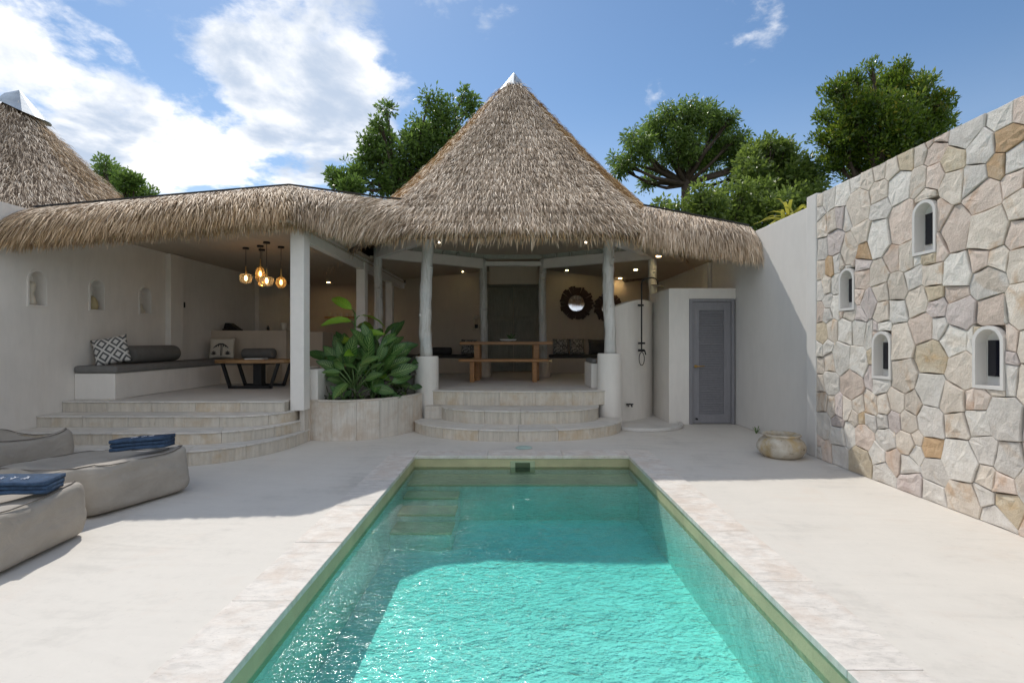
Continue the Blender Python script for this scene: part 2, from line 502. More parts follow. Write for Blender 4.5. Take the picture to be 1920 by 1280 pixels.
# water
m = bpy.data.materials.new('pool_water')
m.use_nodes = True
m.node_tree.nodes.clear()
n = NT(m.node_tree)
out = n.new('ShaderNodeOutputMaterial')
co = n.mapping(objco(n), (1, 1, 1), (.05, .04, .0), (.3, .7, .37))
w1 = n.noise(n.mapping(co, (1.0, 1.6, 1), (0, 0, .15)), 3.2, 3, 0.5, 0.6)
w2 = n.noise(n.mapping(co, (1.0, 1.7, 1), (0, 0, -.35)), 13.0, 3, 0.55, 0.8)
w3 = n.noise(n.mapping(co, (1.0, 1.3, 1)), 36.0, 2, 0.5, 0.4)
hh = n.m('ADD', n.m('ADD', n.m('MULTIPLY', w1, 0.36), n.m('MULTIPLY', w2, 0.27)), n.m('MULTIPLY', w3, 0.11))
nb = n.bump(hh, 1.0, 0.052)
fr = n.new('ShaderNodeFresnel')
fr.inputs[0].default_value = 1.33
n.put(fr.inputs['Normal'], nb)
tr = n.new('ShaderNodeBsdfTransparent')
tr.inputs[0].default_value = (0.97, 1.0, 0.99, 1)
gl = n.new('ShaderNodeBsdfGlossy')
gl.inputs['Roughness'].default_value = 0.09
n.put(gl.inputs['Normal'], nb)
ms = n.new('ShaderNodeMixShader')
n.put(ms.inputs[0], fr.outputs[0])
n.put(ms.inputs[1], tr.outputs[0])
n.put(ms.inputs[2], gl.outputs[0])
n.put(out.inputs['Surface'], ms.outputs[0])
va = n.new('ShaderNodeVolumeAbsorption')
va.inputs['Color'].default_value = (0.0, 1.0, 0.97, 1)
va.inputs['Density'].default_value = 0.80
n.put(out.inputs['Volume'], va.outputs[0])
M['water'] = m


def glass(name, tint, rough=0.05):
    m = bpy.data.materials.new(name)
    m.use_nodes = True
    m.node_tree.nodes.clear()
    n = NT(m.node_tree)
    out = n.new('ShaderNodeOutputMaterial')
    t = n.new('ShaderNodeBsdfTransparent')
    t.inputs[0].default_value = (*tint, 1)
    g = n.new('ShaderNodeBsdfGlossy')
    g.inputs['Roughness'].default_value = rough
    fr = n.new('ShaderNodeFresnel')
    fr.inputs[0].default_value = 1.5
    ms = n.new('ShaderNodeMixShader')
    n.put(ms.inputs[0], fr.outputs[0])
    n.put(ms.inputs[1], t.outputs[0])
    n.put(ms.inputs[2], g.outputs[0])
    tl = n.new('ShaderNodeBsdfTranslucent')
    tl.inputs[0].default_value = (*[min(1, x * 1.1) for x in tint], 1)
    m2 = n.new('ShaderNodeMixShader')
    m2.inputs[0].default_value = 0.18
    n.put(m2.inputs[1], ms.outputs[0])
    n.put(m2.inputs[2], tl.outputs[0])
    n.put(out.inputs[0], m2.outputs[0])
    return m


M['amber'] = glass('amber_glass', (0.90, 0.62, 0.30))
M['smoke'] = glass('smoky_clear_glass', (0.86, 0.76, 0.62))
# patterned cushions
m, n, b, _ = new_mat('diamond_weave')
co = objco(n)
s = n.new('ShaderNodeSeparateXYZ')
n.put(s.inputs[0], co)
a1 = n.m('PINGPONG', n.m('ADD', n.m('MULTIPLY', s.outputs[0], 6.0), 10.0), 0.5)
a2 = n.m('PINGPONG', n.m('ADD', n.m('MULTIPLY', s.outputs[1], 5.2), 10.0), 0.5)
dd = n.m('ADD', a1, a2)
ring = n.m('MULTIPLY', n.m('GREATER_THAN', dd, 0.22), n.m('LESS_THAN', dd, 0.40))
b1 = n.m('SUBTRACT', 0.5, a1)
b2 = n.m('SUBTRACT', 0.5, a2)
d2 = n.m('ADD', b1, b2)
ring2 = n.m('MULTIPLY', n.m('GREATER_THAN', d2, 0.22), n.m('LESS_THAN', d2, 0.40))
n.put(b.inputs['Base Color'], n.mix(n.m('MAXIMUM', ring, ring2), (0.62, 0.60, 0.56), (0.10, 0.10, 0.10)))
b.inputs['Roughness'].default_value = 0.95
n.put(b.inputs['Normal'], n.bump(n.noise(co, 200, 2), 0.3, 0.01))
M['diamond'] = m
m, n, b, _ = new_mat('speckled_weave')
co = objco(n)
f = n.noise(n.mapping(co, (14, 26, 14)), 1.6, 3, 0.6)
n.put(b.inputs['Base Color'], n.ramp(f, [(0.46, (0.09, 0.085, 0.08)), (0.54, (0.42, 0.40, 0.36))]))
b.inputs['Roughness'].default_value = 0.95
M['speckle'] = m
M['linen'] = simple('cream_linen', (0.60, 0.545, 0.45), 0.95, var=0.06, bump=0.3, bscale=200)


# ------------------------------------------------------------------ object helpers
def wm(o):
    if o.parent:
        return wm(o.parent) @ o.matrix_parent_inverse @ o.matrix_basis
    return o.matrix_basis.copy()


def attach(o, parent):
    if parent is not None:
        o.parent = parent
        o.matrix_parent_inverse = wm(parent).inverted()
    return o


def tag(o, label=None, cat=None, group=None, kind=None):
    for k, v in (('label', label), ('category', cat), ('group', group), ('kind', kind)):
        if v:
            o[k] = v
    return o


def thing(name, label, cat, loc=(0, 0, 0), rz=0.0, group=None):
    o = bpy.data.objects.new(name, None)
    o.empty_display_size = 0.2
    COL.objects.link(o)
    o.location = loc
    o.rotation_euler = (0, 0, rz)
    return tag(o, label, cat, group)


def copy_tree(o, parent=None):
    c = o.copy()
    COL.objects.link(c)
    if parent is not None:
        c.parent = parent
        c.matrix_parent_inverse = o.matrix_parent_inverse.copy()
    for ch in list(o.children):
        copy_tree(ch, c)
    return c


def link_mesh(name, me, mat, parent=None, smooth=False):
    if mat is not None and len(me.materials) == 0:
        me.materials.append(mat)
    o = bpy.data.objects.new(name, me)
    COL.objects.link(o)
    if smooth:
        me.polygons.foreach_set('use_smooth', [True] * len(me.polygons))
    return attach(o, parent)


class MB:
    def __init__(self):
        self.v, self.f = [], []

    def add(self, vs, fs):
        k = len(self.v)
        self.v += [tuple(p) for p in vs]
        self.f += [tuple(i + k for i in f) for f in fs]
        return self

    def box(self, x0, x1, y0, y1, z0, z1):
        v = [(x0, y0, z0), (x1, y0, z0), (x1, y1, z0), (x0, y1, z0), (x0, y0, z1), (x1, y0, z1), (x1, y1, z1), (x0, y1, z1)]
        return self.add(v, [(0, 3, 2, 1), (4, 5, 6, 7), (0, 1, 5, 4), (1, 2, 6, 5), (2, 3, 7, 6), (3, 0, 4, 7)])

    def obox(self, a, b, w, h, up=(0, 0, 1)):
        """bar from a to b, w across and h along up"""
        a, b, up = Vector(a), Vector(b), Vector(up)
        d = (b - a).normalized()
        s = d.cross(up).normalized()
        u = s.cross(d)
        v = [p + s * (i * w / 2) + u * (j * h / 2) for p in (a, b) for i, j in ((-1, -1), (1, -1), (1, 1), (-1, 1))]
        return self.add(v, [(3, 2, 1, 0), (4, 5, 6, 7), (0, 1, 5, 4), (1, 2, 6, 5), (2, 3, 7, 6), (3, 0, 4, 7)])

    def prism(self, poly, z0, z1):
        n = len(poly)
        v = [(x, y, z0) for x, y in poly] + [(x, y, z1) for x, y in poly]
        f = [tuple(reversed(range(n))), tuple(range(n, 2 * n))] + [(i, (i + 1) % n, n + (i + 1) % n, n + i) for i in range(n)]
        return self.add(v, f)

    def tube(self, path, rad, n=8, cap=True):
        path = [Vector(p) for p in path]
        if not isinstance(rad, (list, tuple)):
            rad = [rad] * len(path)
        vs, fs = [], []
        prev = None
        for i, p in enumerate(path):
            d = (path[min(i + 1, len(path) - 1)] - path[max(i - 1, 0)]).normalized()
            if prev is None:
                s = d.cross(Vector((0, 0, 1)) if abs(d.z) < .9 else Vector((1, 0, 0))).normalized()
            else:
                s = (prev - d * prev.dot(d)).normalized()
            prev = s
            t = d.cross(s)
            for k in range(n):
                a = 2 * PI * k / n
                vs.append(p + (s * math.cos(a) + t * math.sin(a)) * rad[i])
        for i in range(len(path) - 1):
            for k in range(n):
                fs.append((i * n + k, i * n + (k + 1) % n, (i + 1) * n + (k + 1) % n, (i + 1) * n + k))
        if cap:
            fs.append(tuple(reversed(range(n))))
            fs.append(tuple(range((len(path) - 1) * n, len(path) * n)))
        return self.add(vs, fs)

    def lathe(self, prof, c=(0, 0, 0), n=24, cap=True):
        vs, fs = [], []
        for r, z in prof:
            for k in range(n):
                a = 2 * PI * k / n
                vs.append((c[0] + r * math.cos(a), c[1] + r * math.sin(a), c[2] + z))
        for i in range(len(prof) - 1):
            for k in range(n):
                fs.append((i * n + k, i * n + (k + 1) % n, (i + 1) * n + (k + 1) % n, (i + 1) * n + k))
        if cap and prof[0][0] > 1e-5:
            fs.append(tuple(reversed(range(n))))
        if cap and prof[-1][0] > 1e-5:
            fs.append(tuple(range((len(prof) - 1) * n, len(prof) * n)))
        return self.add(vs, fs)

    def mesh(self, name):
        me = bpy.data.meshes.new(name)
        me.from_pydata(self.v, [], self.f)
        me.validate()
        me.update()
        return me

    def build(self, name, mat, parent=None, smooth=False, bevel=0.0, weld=False):
        me = self.mesh(name)
        bm = bmesh.new()
        bm.from_mesh(me)
        bmesh.ops.remove_doubles(bm, verts=bm.verts, dist=1e-5)
        bmesh.ops.recalc_face_normals(bm, faces=bm.faces)
        if bevel:
            es = [e for e in bm.edges if len(e.link_faces) == 2 and e.calc_face_angle(0) > 0.6]
            bmesh.ops.bevel(bm, geom=es, offset=bevel, segments=2, affect='EDGES', profile=0.5, clamp_overlap=True)
        bm.to_mesh(me)
        bm.free()
        return link_mesh(name, me, mat, parent, smooth)


def P(px, py, Y):
    return Vector(((px - 960) * Y / 960, Y, 1.4 - (py - 640) * Y / 960))


def box(name, mat, parent, x0, x1, y0, y1, z0, z1, bevel=0.006):
    return MB().box(x0, x1, y0, y1, z0, z1).build(name, mat, parent, bevel=bevel)


def struct(o):
    o['kind'] = 'structure'
    return o


def plate_with_holes(bm, outer, holes, to3):
    es = []
    for loop in [outer] + holes:
        vs = [bm.verts.new(to3(*p)) for p in loop]
        es += [bm.edges.new((vs[i], vs[(i + 1) % len(vs)])) for i in range(len(vs))]
    bmesh.ops.triangle_fill(bm, edges=es, use_beauty=True)


def arch(u0, u1, v0, v1, n=10):
    """arch loop in wall coordinates, semicircular head"""
    r = (u1 - u0) / 2
    c = (u0 + u1) / 2
    pts = [(u0, v0), (u1, v0)]
    for k in range(n + 1):
        a = PI * k / n
        pts.append((c + r * math.cos(a), v1 - r + r * math.sin(a)))
    return pts


def wall_plate(name, mat, parent, outer, holes, to3, depth_vec, thick=0.22):
    """wall with real openings cut through its visible face, a back face and sides"""
    bm = bmesh.new()
    plate_with_holes(bm, outer, holes, lambda u, v: to3(u, v, 0))
    n = len(outer)
    a = [bm.verts.new(to3(u, v, 0)) for u, v in outer]
    b = [bm.verts.new(to3(u, v, thick)) for u, v in outer]
    for i in range(n):
        bm.faces.new((a[i], a[(i + 1) % n], b[(i + 1) % n], b[i]))
    bm.faces.new(b)
    bmesh.ops.remove_doubles(bm, verts=bm.verts, dist=1e-5)
    bmesh.ops.recalc_face_normals(bm, faces=bm.faces)
    me = bpy.data.meshes.new(name)
    bm.to_mesh(me)
    bm.free()
    return link_mesh(name, me, mat, parent)


def niche(parent, loop, to3, depth, mat, fw=0.022, proud=0.014, start=0.0, label=None):
    """arched recess: lining with back, and a raised rim round the opening"""
    n = len(loop)
    cu = sum(p[0] for p in loop) / n
    us = [p[0] for p in loop]
    vs_ = [p[1] for p in loop]
    mu, mv = (min(us) + max(us)) / 2, (min(vs_) + max(vs_)) / 2
    su = 1 + 2 * fw / (max(us) - min(us))
    sv = 1 + 2 * fw / (max(vs_) - min(vs_))
    outer = [(mu + (u - mu) * su, mv + (v - mv) * sv) for u, v in loop]
    mb = MB()
    v = [to3(u, w, start - proud) for u, w in loop] + [to3(u, w, depth) for u, w in loop]
    mb.add(v, [(i, (i + 1) % n, n + (i + 1) % n, n + i) for i in range(n)] + [tuple(range(n, 2 * n))])
    o = mb.build('niche', mat, parent)
    if label:
        o['label'] = label
    mb = MB()
    v = ([to3(u, w, start - proud) for u, w in loop] + [to3(u, w, start - proud) for u, w in outer]
         + [to3(u, w, start + 0.03) for u, w in outer])
    mb.add(v, [(i, (i + 1) % n, n + (i + 1) % n, n + i) for i in range(n)]
           + [(n + i, n + (i + 1) % n, 2 * n + (i + 1) % n, 2 * n + i) for i in range(n)])
    mb.build('rim', mat, o, bevel=0.0)
    return o


def strands(name, mat, parent, pos, down, nrm, L, Wd, lift, yaw, roll, droop, tone, gold):
    """many narrow leaf strips laid down a slope, one mesh"""
    N = len(pos)
    side = np.cross(down, nrm)
    side /= np.linalg.norm(side, axis=1, keepdims=True) + 1e-9
    cy, sy = np.cos(yaw)[:, None], np.sin(yaw)[:, None]
    d = down * cy + side * sy
    s = side * cy - down * sy
    cr, sr = np.cos(roll)[:, None], np.sin(roll)[:, None]
    s2 = s * cr + nrm * sr
    L1, W1 = L[:, None], Wd[:, None]
    base = pos
    mid = base + d * L1 * 0.5 + nrm * (lift[:, None] * 0.75)
    tip = base + d * L1 + nrm * lift[:, None] * 0.8
    mid[:, 2] -= droop * 0.25
    tip[:, 2] -= droop
    V = np.empty((N, 5, 3))
    V[:, 0] = base - s2 * W1 * .35
    V[:, 1] = base + s2 * W1 * .35
    V[:, 2] = mid - s2 * W1 * .5
    V[:, 3] = mid + s2 * W1 * .5
    V[:, 4] = tip
    me = bpy.data.meshes.new(name)
    me.vertices.add(N * 5)
    me.vertices.foreach_set('co', V.ravel())
    base_i = (np.arange(N) * 5)[:, None]
    loops = (base_i + np.array([[0, 1, 3, 2, 2, 3, 4]])).ravel()
    me.loops.add(N * 7)
    me.loops.foreach_set('vertex_index', loops)
    me.polygons.add(N * 2)
    st = (np.arange(N) * 7)[:, None] + np.array([[0, 4]])
    me.polygons.foreach_set('loop_start', st.ravel())
    me.update(calc_edges=True)
    at = me.attributes.new('tone', 'FLOAT', 'POINT')
    at.data.foreach_set('value', np.repeat(tone, 5))
    at = me.attributes.new('gold', 'FLOAT', 'POINT')
    at.data.foreach_set('value', np.repeat(gold, 5))
    o = link_mesh(name, me, mat, parent)
    o['kind'] = 'stuff'
    return o


def surf_frames(fn, a, b, e=1e-3):
    p = fn(a, b)
    da = fn(a + e, b) - p
    db = fn(a, b + e) - p
    nrm = np.cross(da, db)
    nrm /= np.linalg.norm(nrm, axis=1, keepdims=True) + 1e-12
    nrm *= np.where(nrm[:, 2:3] < 0, -1, 1)
    down = db / (np.linalg.norm(db, axis=1, keepdims=True) + 1e-12)
    return p, down, nrm


def thatch_cover(parent, fn, arange, n, trange=(0.0, 1.0), tpow=1.0, fringe=0, Lr=(.16, .34), goldfn=None, wid=(.007, .014), flat=0.0):
    a = rng.uniform(arange[0], arange[1], n)
    t = trange[0] + (trange[1] - trange[0]) * rng.uniform(0, 1, n) ** tpow
    t = np.clip(t - rng.uniform(0, .04, n), 0.0, 1.0)
    rows = 9 if flat else 24
    snap = (np.floor(t * rows) + rng.uniform(.2, .6, n)) / rows
    t = np.clip(np.where(rng.uniform(0, 1, n) < .45, snap, t), 0.0, .995)
    p, d, nn = surf_frames(fn, a, t)
    L = rng.uniform(Lr[0], Lr[1], n)
    tone = np.clip(rng.normal(.48, .24, n), 0, 1)
    gold = goldfn(a, t) if goldfn else np.zeros(n)
    gold = np.clip(gold + rng.normal(0, .12, n), 0, 1)
    strands('thatch', M['thatch'], parent, p + nn * (rng.uniform(0, .05, n) * (.3 if flat else 1.0))[:, None], d, nn, L, rng.uniform(*wid, n),
            rng.uniform(.012, .10, n) * L / .25 * (np.clip((t - .05) / .5, .12, 1) if flat else 1.0), rng.normal(0, .13 if flat else .20, n), rng.normal(0, .55, n), rng.uniform(0, .03, n), tone, gold)
    if fringe:
        a = rng.uniform(arange[0], arange[1], fringe)
        t = np.full(fringe, 1.0) - rng.uniform(0, .16, fringe)
        p, d, nn = surf_frames(fn, a, np.clip(t, 0, .999))
        dn = d * .5 + np.array([[0, 0, -.75]])
        dn += rng.normal(0, .10, (fringe, 3))
        dn /= np.linalg.norm(dn, axis=1, keepdims=True)
        tone = np.clip(rng.normal(.46, .22, fringe), 0, 1)
        gold = np.clip(rng.normal(.45, .25, fringe), 0, 1)
        strands('thatch_fringe', M['thatch'], parent, p + nn * rng.uniform(-.14, .05, fringe)[:, None], dn, nn,
                rng.uniform(.10, .25, fringe), rng.uniform(.007, .016, fringe), rng.uniform(-.02, .05, fringe),
                rng.normal(0, .16, fringe), rng.normal(0, .6, fringe), rng.uniform(0, .03, fringe), tone, gold)


def grid_surface(name, mat, parent, fn, arange, na, nt, inset=0.05, close_thick=0.16):
    """the solid bed below a thatch: upper sheet, lower sheet, closed at the eave"""
    A = np.linspace(arange[0], arange[1], na)
    T = np.linspace(0, 1, nt)
    up, lo = [], []
    for t in T:
        p, d, nn = surf_frames(fn, A, np.full(na, min(t, .999)))
        up.append(p - nn * inset)
        lo.append(p - nn * (inset + close_thick))
    mb = MB()
    V = [tuple(x) for row in up for x in row] + [tuple(x) for row in lo for x in row]
    K = na * nt
    F = []
    for i in range(nt - 1):
        for j in range(na - 1):
            q = i * na + j
            F.append((q, q + 1, q + na + 1, q + na))
            F.append((K + q, K + q + na, K + q + na + 1, K + q + 1))
    for j in range(na - 1):
        q = (nt - 1) * na + j
        F.append((q, q + 1, K + q + 1, K + q))
    mb.add(V, F)
    return mb.build(name, mat, parent, smooth=True)


def cone_fn(cx, cy, zap, zeave, R, rot, mixc=0.35, sides=6):
    H = zap - zeave

    def fn(a, t):
        a = np.asarray(a, float)
        t = np.asarray(t, float)
        seg = 2 * PI / sides
        k = (a - rot) / seg
        loc = (k - np.floor(k) - .5) * seg
        hexr = R * math.cos(PI / sides) / np.cos(loc)
        rad = mixc * R * 0.955 + (1 - mixc) * hexr
        tt = t
        z = zap - H * (tt + 0.05 * np.sin(PI * tt) - 0.0) - .12 * np.clip(tt - .9, 0, 1) * 10 * .5
        return np.stack([cx + rad * tt * np.cos(a), cy + rad * tt * np.sin(a), z], -1)
    return fn


# ------------------------------------------------------------------ ground, terrace, pool
PX0, PX1, PY0, PY1 = -1.19, 1.43, 0.7, 6.25


def sheet_with_hole(name, mat, x0, x1, y0, y1, z, hx0, hx1, hy0, hy1):
    mb = MB()
    for a, b, c, d in ((x0, x1, y0, hy0), (x0, x1, hy1, y1), (x0, hx0, hy0, hy1), (hx1, x1, hy0, hy1)):
        mb.add([(a, c, z), (b, c, z), (b, d, z), (a, d, z)], [(0, 1, 2, 3)])
    return struct(mb.build(name, mat))


sheet_with_hole('ground', M['earth'], -600, 600, -600, 900, -0.06, -8, 6, -5, 16)
sheet_with_hole('terrace', M['terrace'], -8, 6, -5, 16, 0.0, PX0, PX1, PY0, PY1)

WL = -0.13
FL = -0.62
pool = MB()
# walls
for (a, b, c, d) in (((PX0, PY0), (PX1, PY0), 0, 0), ((PX1, PY0), (PX1, PY1), 0, 0), ((PX1, PY1), (PX0, PY1), 0, 0), ((PX0, PY1), (PX0, PY0), 0, 0)):
    pool.add([(*a, FL), (*b, FL), (*b, -.165), (*a, -.165)], [(0, 1, 2, 3)])
pool.add([(PX0, PY0, FL), (PX1, PY0, FL), (PX1, PY1, FL), (PX0, PY1, FL)], [(0, 1, 2, 3)])
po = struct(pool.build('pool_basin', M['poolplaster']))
band = MB()
for (a, b) in (((PX0, PY0), (PX1, PY0)), ((PX1, PY0), (PX1, PY1)), ((PX1, PY1), (PX0, PY1)), ((PX0, PY1), (PX0, PY0))):
    band.add([(*a, -.165), (*b, -.165), (*b, -0.002), (*a, -0.002)], [(0, 1, 2, 3)])
band.build('waterline_band', M['olive'], po)
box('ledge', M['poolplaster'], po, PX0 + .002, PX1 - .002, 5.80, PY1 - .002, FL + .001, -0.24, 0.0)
box('ledge_top', M['sand'], po, PX0 + .002, PX1 - .002, 5.798, PY1 - .002, -.2395, -0.215, 0.01)
for (y0, y1, z) in ((5.81, 6.045, -.29), (5.49, 5.795, -.375), (5.17, 5.485, -.45)):
    pass
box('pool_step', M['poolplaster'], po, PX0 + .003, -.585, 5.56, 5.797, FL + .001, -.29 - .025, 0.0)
box('step_top', M['sand'], po, PX0 + .003, -.583, 5.56 - .003, 5.797, -.29 - .0245, -.29, 0.01)
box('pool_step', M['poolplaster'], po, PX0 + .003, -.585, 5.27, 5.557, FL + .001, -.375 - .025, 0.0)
box('step_top', M['sand'], po, PX0 + .003, -.583, 5.27 - .003, 5.557, -.375 - .0245, -.375, 0.01)
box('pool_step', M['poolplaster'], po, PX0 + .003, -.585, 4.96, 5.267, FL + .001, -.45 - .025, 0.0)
box('step_top', M['sand'], po, PX0 + .003, -.583, 4.96 - .003, 5.267, -.45 - .0245, -.45, 0.01)
# skimmer mouth in the far wall
mb = MB()
mb.box(-.02, .28, PY1 - .012, PY1 + .0, -.20, -.055)
sk = mb.build('skimmer', simple('skimmer_frame', (0.40, 0.47, 0.30), 0.5), po, bevel=0.004)
MB().box(.04, .22, PY1 - .016, PY1 - .012, -.185, -.075).build('flap', simple('skimmer_flap', (0.07, 0.10, 0.05), 0.5), sk)
# water body
mb = MB()
mb.box(PX0 - .01, PX1 + .01, PY0 - .01, PY1 + .01, FL - .02, WL)
struct(mb.build('pool_water', M['water']))

# coping of single slabs
cop = thing('pool_coping', 'pinkish travertine slab rim laid round the turquoise pool', 'pool rim', (0, 6.4, 0))
G = 0.0018


def slab(x0, x1, y0, y1, z1=0.010, z0=-0.03, cut=None):
    poly = cut or [(x0 + G, y0 + G), (x1 - G, y0 + G), (x1 - G, y1 - G), (x0 + G, y1 - G)]
    MB().prism(poly, z0, z1 + random.uniform(-.001, .001)).build('coping_slab', M['coping'], cop, bevel=0.004)


CW = .32
ys = [-.2, .9, 1.95, 2.75, 3.55, 4.35, 5.15, PY1]
for s, xa, xb in ((0, PX0 - CW, PX0 + .012), (1, PX1 - .012, PX1 + CW)):
    for i in range(len(ys) - 1):
        a, b = ys[i] + (.22 if s and i else 0), ys[i + 1] + (.22 if s and i < len(ys) - 2 else 0)
        slab(xa, xb, a, b)
xs = [PX0 + .0, -.30, .62, PX1]
for i in range(3):
    slab(xs[i], xs[i + 1], PY1 - .012, PY1 + CW)
slab(0, 0, 0, 0, cut=[(PX0 - CW + G, PY1 + G), (PX0 - G, PY1 + G), (PX0 - G, PY1 + CW - G), (PX0 - CW + G, PY1 + CW - G)])
slab(0, 0, 0, 0, cut=[(PX1 + G, PY1 + G), (PX1 + CW - G, PY1 + G), (PX1 + CW - G, PY1 + CW - G), (PX1 + G, PY1 + CW - G)])

tag(MB().lathe([(.0, .0), (.105, .0), (.11, .004), (.10, .010), (0, .012)], (.155, 6.74, .002), 28).build('drain_cover', M['cyanlid'], smooth=True),
    'round pale green lid on the terrace behind the pool end', 'lid')


# ------------------------------------------------------------------ steps of travertine tiles
def resample(path, step=0.06):
    out = [Vector(path[0])]
    for a, b in zip(path[:-1], path[1:]):
        a, b = Vector(a), Vector(b)
        k = max(1, int((b - a).length / step))
        out += [a + (b - a) * (i / k) for i in range(1, k + 1)]
    return out


def normals2(pts):
    out = []
    for i in range(len(pts)):
        d = (pts[min(i + 1, len(pts) - 1)] - pts[max(i - 1, 0)]).normalized()
        out.append(Vector((-d.y, d.x)))
    return out


def tiled_step(parent, path, z0, z1, depth, tile=0.6, thick=0.02, riser='riser', tread='tread', names=('riser_tile', 'tread_tile'), nose=.012):
    pts = resample([Vector(p) for p in path])
    nr = normals2(pts)
    dist = [0.0]
    for a, b in zip(pts[:-1], pts[1:]):
        dist.append(dist[-1] + (b - a).length)
    tot = dist[-1]
    nt = max(1, round(tot / tile))
    for k in range(nt):
        s0, s1 = tot * k / nt, tot * (k + 1) / nt
        ids = [i for i in range(len(pts)) if s0 - 1e-6 <= dist[i] <= s1 + 1e-6]

        def at(s):
            for i in range(len(pts) - 1):
                if dist[i + 1] >= s:
                    f = (s - dist[i]) / max(1e-9, dist[i + 1] - dist[i])
                    return pts[i].lerp(pts[i + 1], f), nr[i].lerp(nr[i + 1], f).normalized()
            return pts[-1], nr[-1]
        ss = [s0 + .0015] + [dist[i] for i in ids if s0 + .01 < dist[i] < s1 - .01] + [s1 - .0015]
        P2 = [at(s) for s in ss]
        if riser:
            outl = [p for p, q in P2] + [p + q * thick for p, q in reversed(P2)]
            MB().prism([(p.x, p.y) for p in outl], z0, z1 - thick - .002).build(names[0], M[riser], parent, bevel=0.003)
        if tread:
            outl = [p - q * nose for p, q in P2] + [p + q * depth for p, q in reversed(P2)]
            MB().prism([(p.x, p.y) for p in outl], z1 - thick, z1).build(names[1], M[tread], parent, bevel=0.004)
    core = [p + q * thick for p, q in zip(pts, nr)] + [p + q * depth for p, q in reversed(list(zip(pts, nr)))]
    MB().prism([(p.x, p.y) for p in core], z0 - .001 if z0 > 0 else z0, z1 - thick - .001).build('step_core', M['core'], parent)


def qcurve(x0, y, xs, xe, ye, n=14, pw=2.2):
    path = [(x0, y), (xs, y)]
    a, b = xe - xs, ye - y
    for k in range(1, n + 1):
        t = PI / 2 * k / n
        path.append((xs + a * math.sin(t) ** (2 / pw), ye - b * math.cos(t) ** (2 / pw)))
    return path


FZ = .60
XL, XR = -6.03, 3.79
st1 = thing('lounge_steps', 'wide travertine steps with rounded right end climbing to the open lounge', 'steps', (-4.4, 5.7, 0))
tiled_step(st1, qcurve(XL + .005, 5.70, -4.0, -2.86, 7.24), 0.0, .17, .46, .62)
tiled_step(st1, qcurve(XL + .005, 6.10, -4.0, -2.92, 7.22), .17, .315, .43, .62)
tiled_step(st1, qcurve(XL + .005, 6.49, -3.7, -2.97, 7.20), .315, .457, .40, .62)
tiled_step(st1, [(XL + .005, 6.86), (-3.05, 6.86)], .457, FZ, .40, .62)
st2 = thing('pavilion_steps', 'three rounded travertine steps in front of the thatched pavilion', 'steps', (.08, 7.15, 0))


def arcpath(cx, yf, hw, yb, n=28, pw=2.6):
    pts = []
    for k in range(n + 1):
        t = PI - PI * k / n
        c, s = math.cos(t), math.sin(t)
        pts.append((cx + hw * math.copysign(abs(c) ** (2 / pw), c), yb - (yb - yf) * abs(s) ** (2 / pw)))
    return pts


tiled_step(st2, arcpath(.09, 7.15, 1.66, 8.32, pw=2.15), 0.0, .165, .50, .55)
tiled_step(st2, arcpath(.13, 7.63, 1.27, 8.36, pw=2.3), .165, .365, .50, .55)
tiled_step(st2, [(-1.36, 8.42), (-.9, 8.33), (-.4, 8.27), (.12, 8.25), (.7, 8.27), (1.2, 8.32), (1.55, 8.40)], .365, FZ, .42, .55)

MB().box(-1.05, 1.28, 8.02, 8.40, .30, .3635).build('tread_tile', M['tread'], st2)
MB().box(-1.40, -1.10, 8.20, 8.40, .166, .362).build('side_block', M['planter'], st2)
# raised floor
mb = MB()
mb.prism([(XL, 7.255), (-2.86, 7.255), (-2.86, 8.9), (-1.75, 8.9), (-1.5, 8.74), (-.5, 8.685), (.12, 8.68), (.8, 8.69), (1.6, 8.75), (1.75, 8.85), (2.3, 9.4),
          (2.62, 9.95), (XR, 9.95), (XR, 14.2), (XL, 14.2)], .30, FZ - .004)
struct(mb.build('floor', M['floor']))

# ------------------------------------------------------------------ planter and low wall
pl = thing('planter', 'curved travertine planter bed between the two flights of steps', 'planter', (-2.2, 7.3, 0))
pp = [(-2.86, 7.26), (-2.55, 7.19), (-2.25, 7.20), (-1.95, 7.36), (-1.70, 7.64), (-1.52, 8.0), (-1.45, 8.28)]
pts = resample([Vector(p) for p in pp], .04)
for _ in range(4):
    pts = [pts[0]] + [(pts[i - 1] + pts[i] * 2 + pts[i + 1]) / 4 for i in range(1, len(pts) - 1)] + [pts[-1]]
tiled_step(pl, [(p.x, p.y) for p in pts], 0.0, .575, .07, .36, .025, 'planter', 'planter', ('planter_slab', 'rim_slab'), nose=.002)
soil = [(p.x, p.y) for p in [a + b * .072 for a, b in zip(pts, normals2(pts))]]
MB().prism(soil + [(-1.5, 8.86), (-2.84, 8.88)], .05, .50).build('soil', M['soil'], pl)
mb = MB()
lw = [(-2.76, 7.27), (-2.74, 7.9), (-2.55, 8.5), (-2.15, 8.80), (-1.66, 8.68)]
lp = resample([Vector(p) for p in lw], .08)
for _ in range(4):
    lp = [lp[0]] + [(lp[i - 1] + lp[i] * 2 + lp[i + 1]) / 4 for i in range(1, len(lp) - 1)] + [lp[-1]]
ln = normals2(lp)
mb.prism([(p.x, p.y) for p in [a for a in lp]] + [(p.x, p.y) for p in reversed([a + b * .12 for a, b in zip(lp, ln)])], .06, 1.0)
mb.build('low_wall', M['plaster'], pl, bevel=0.01)

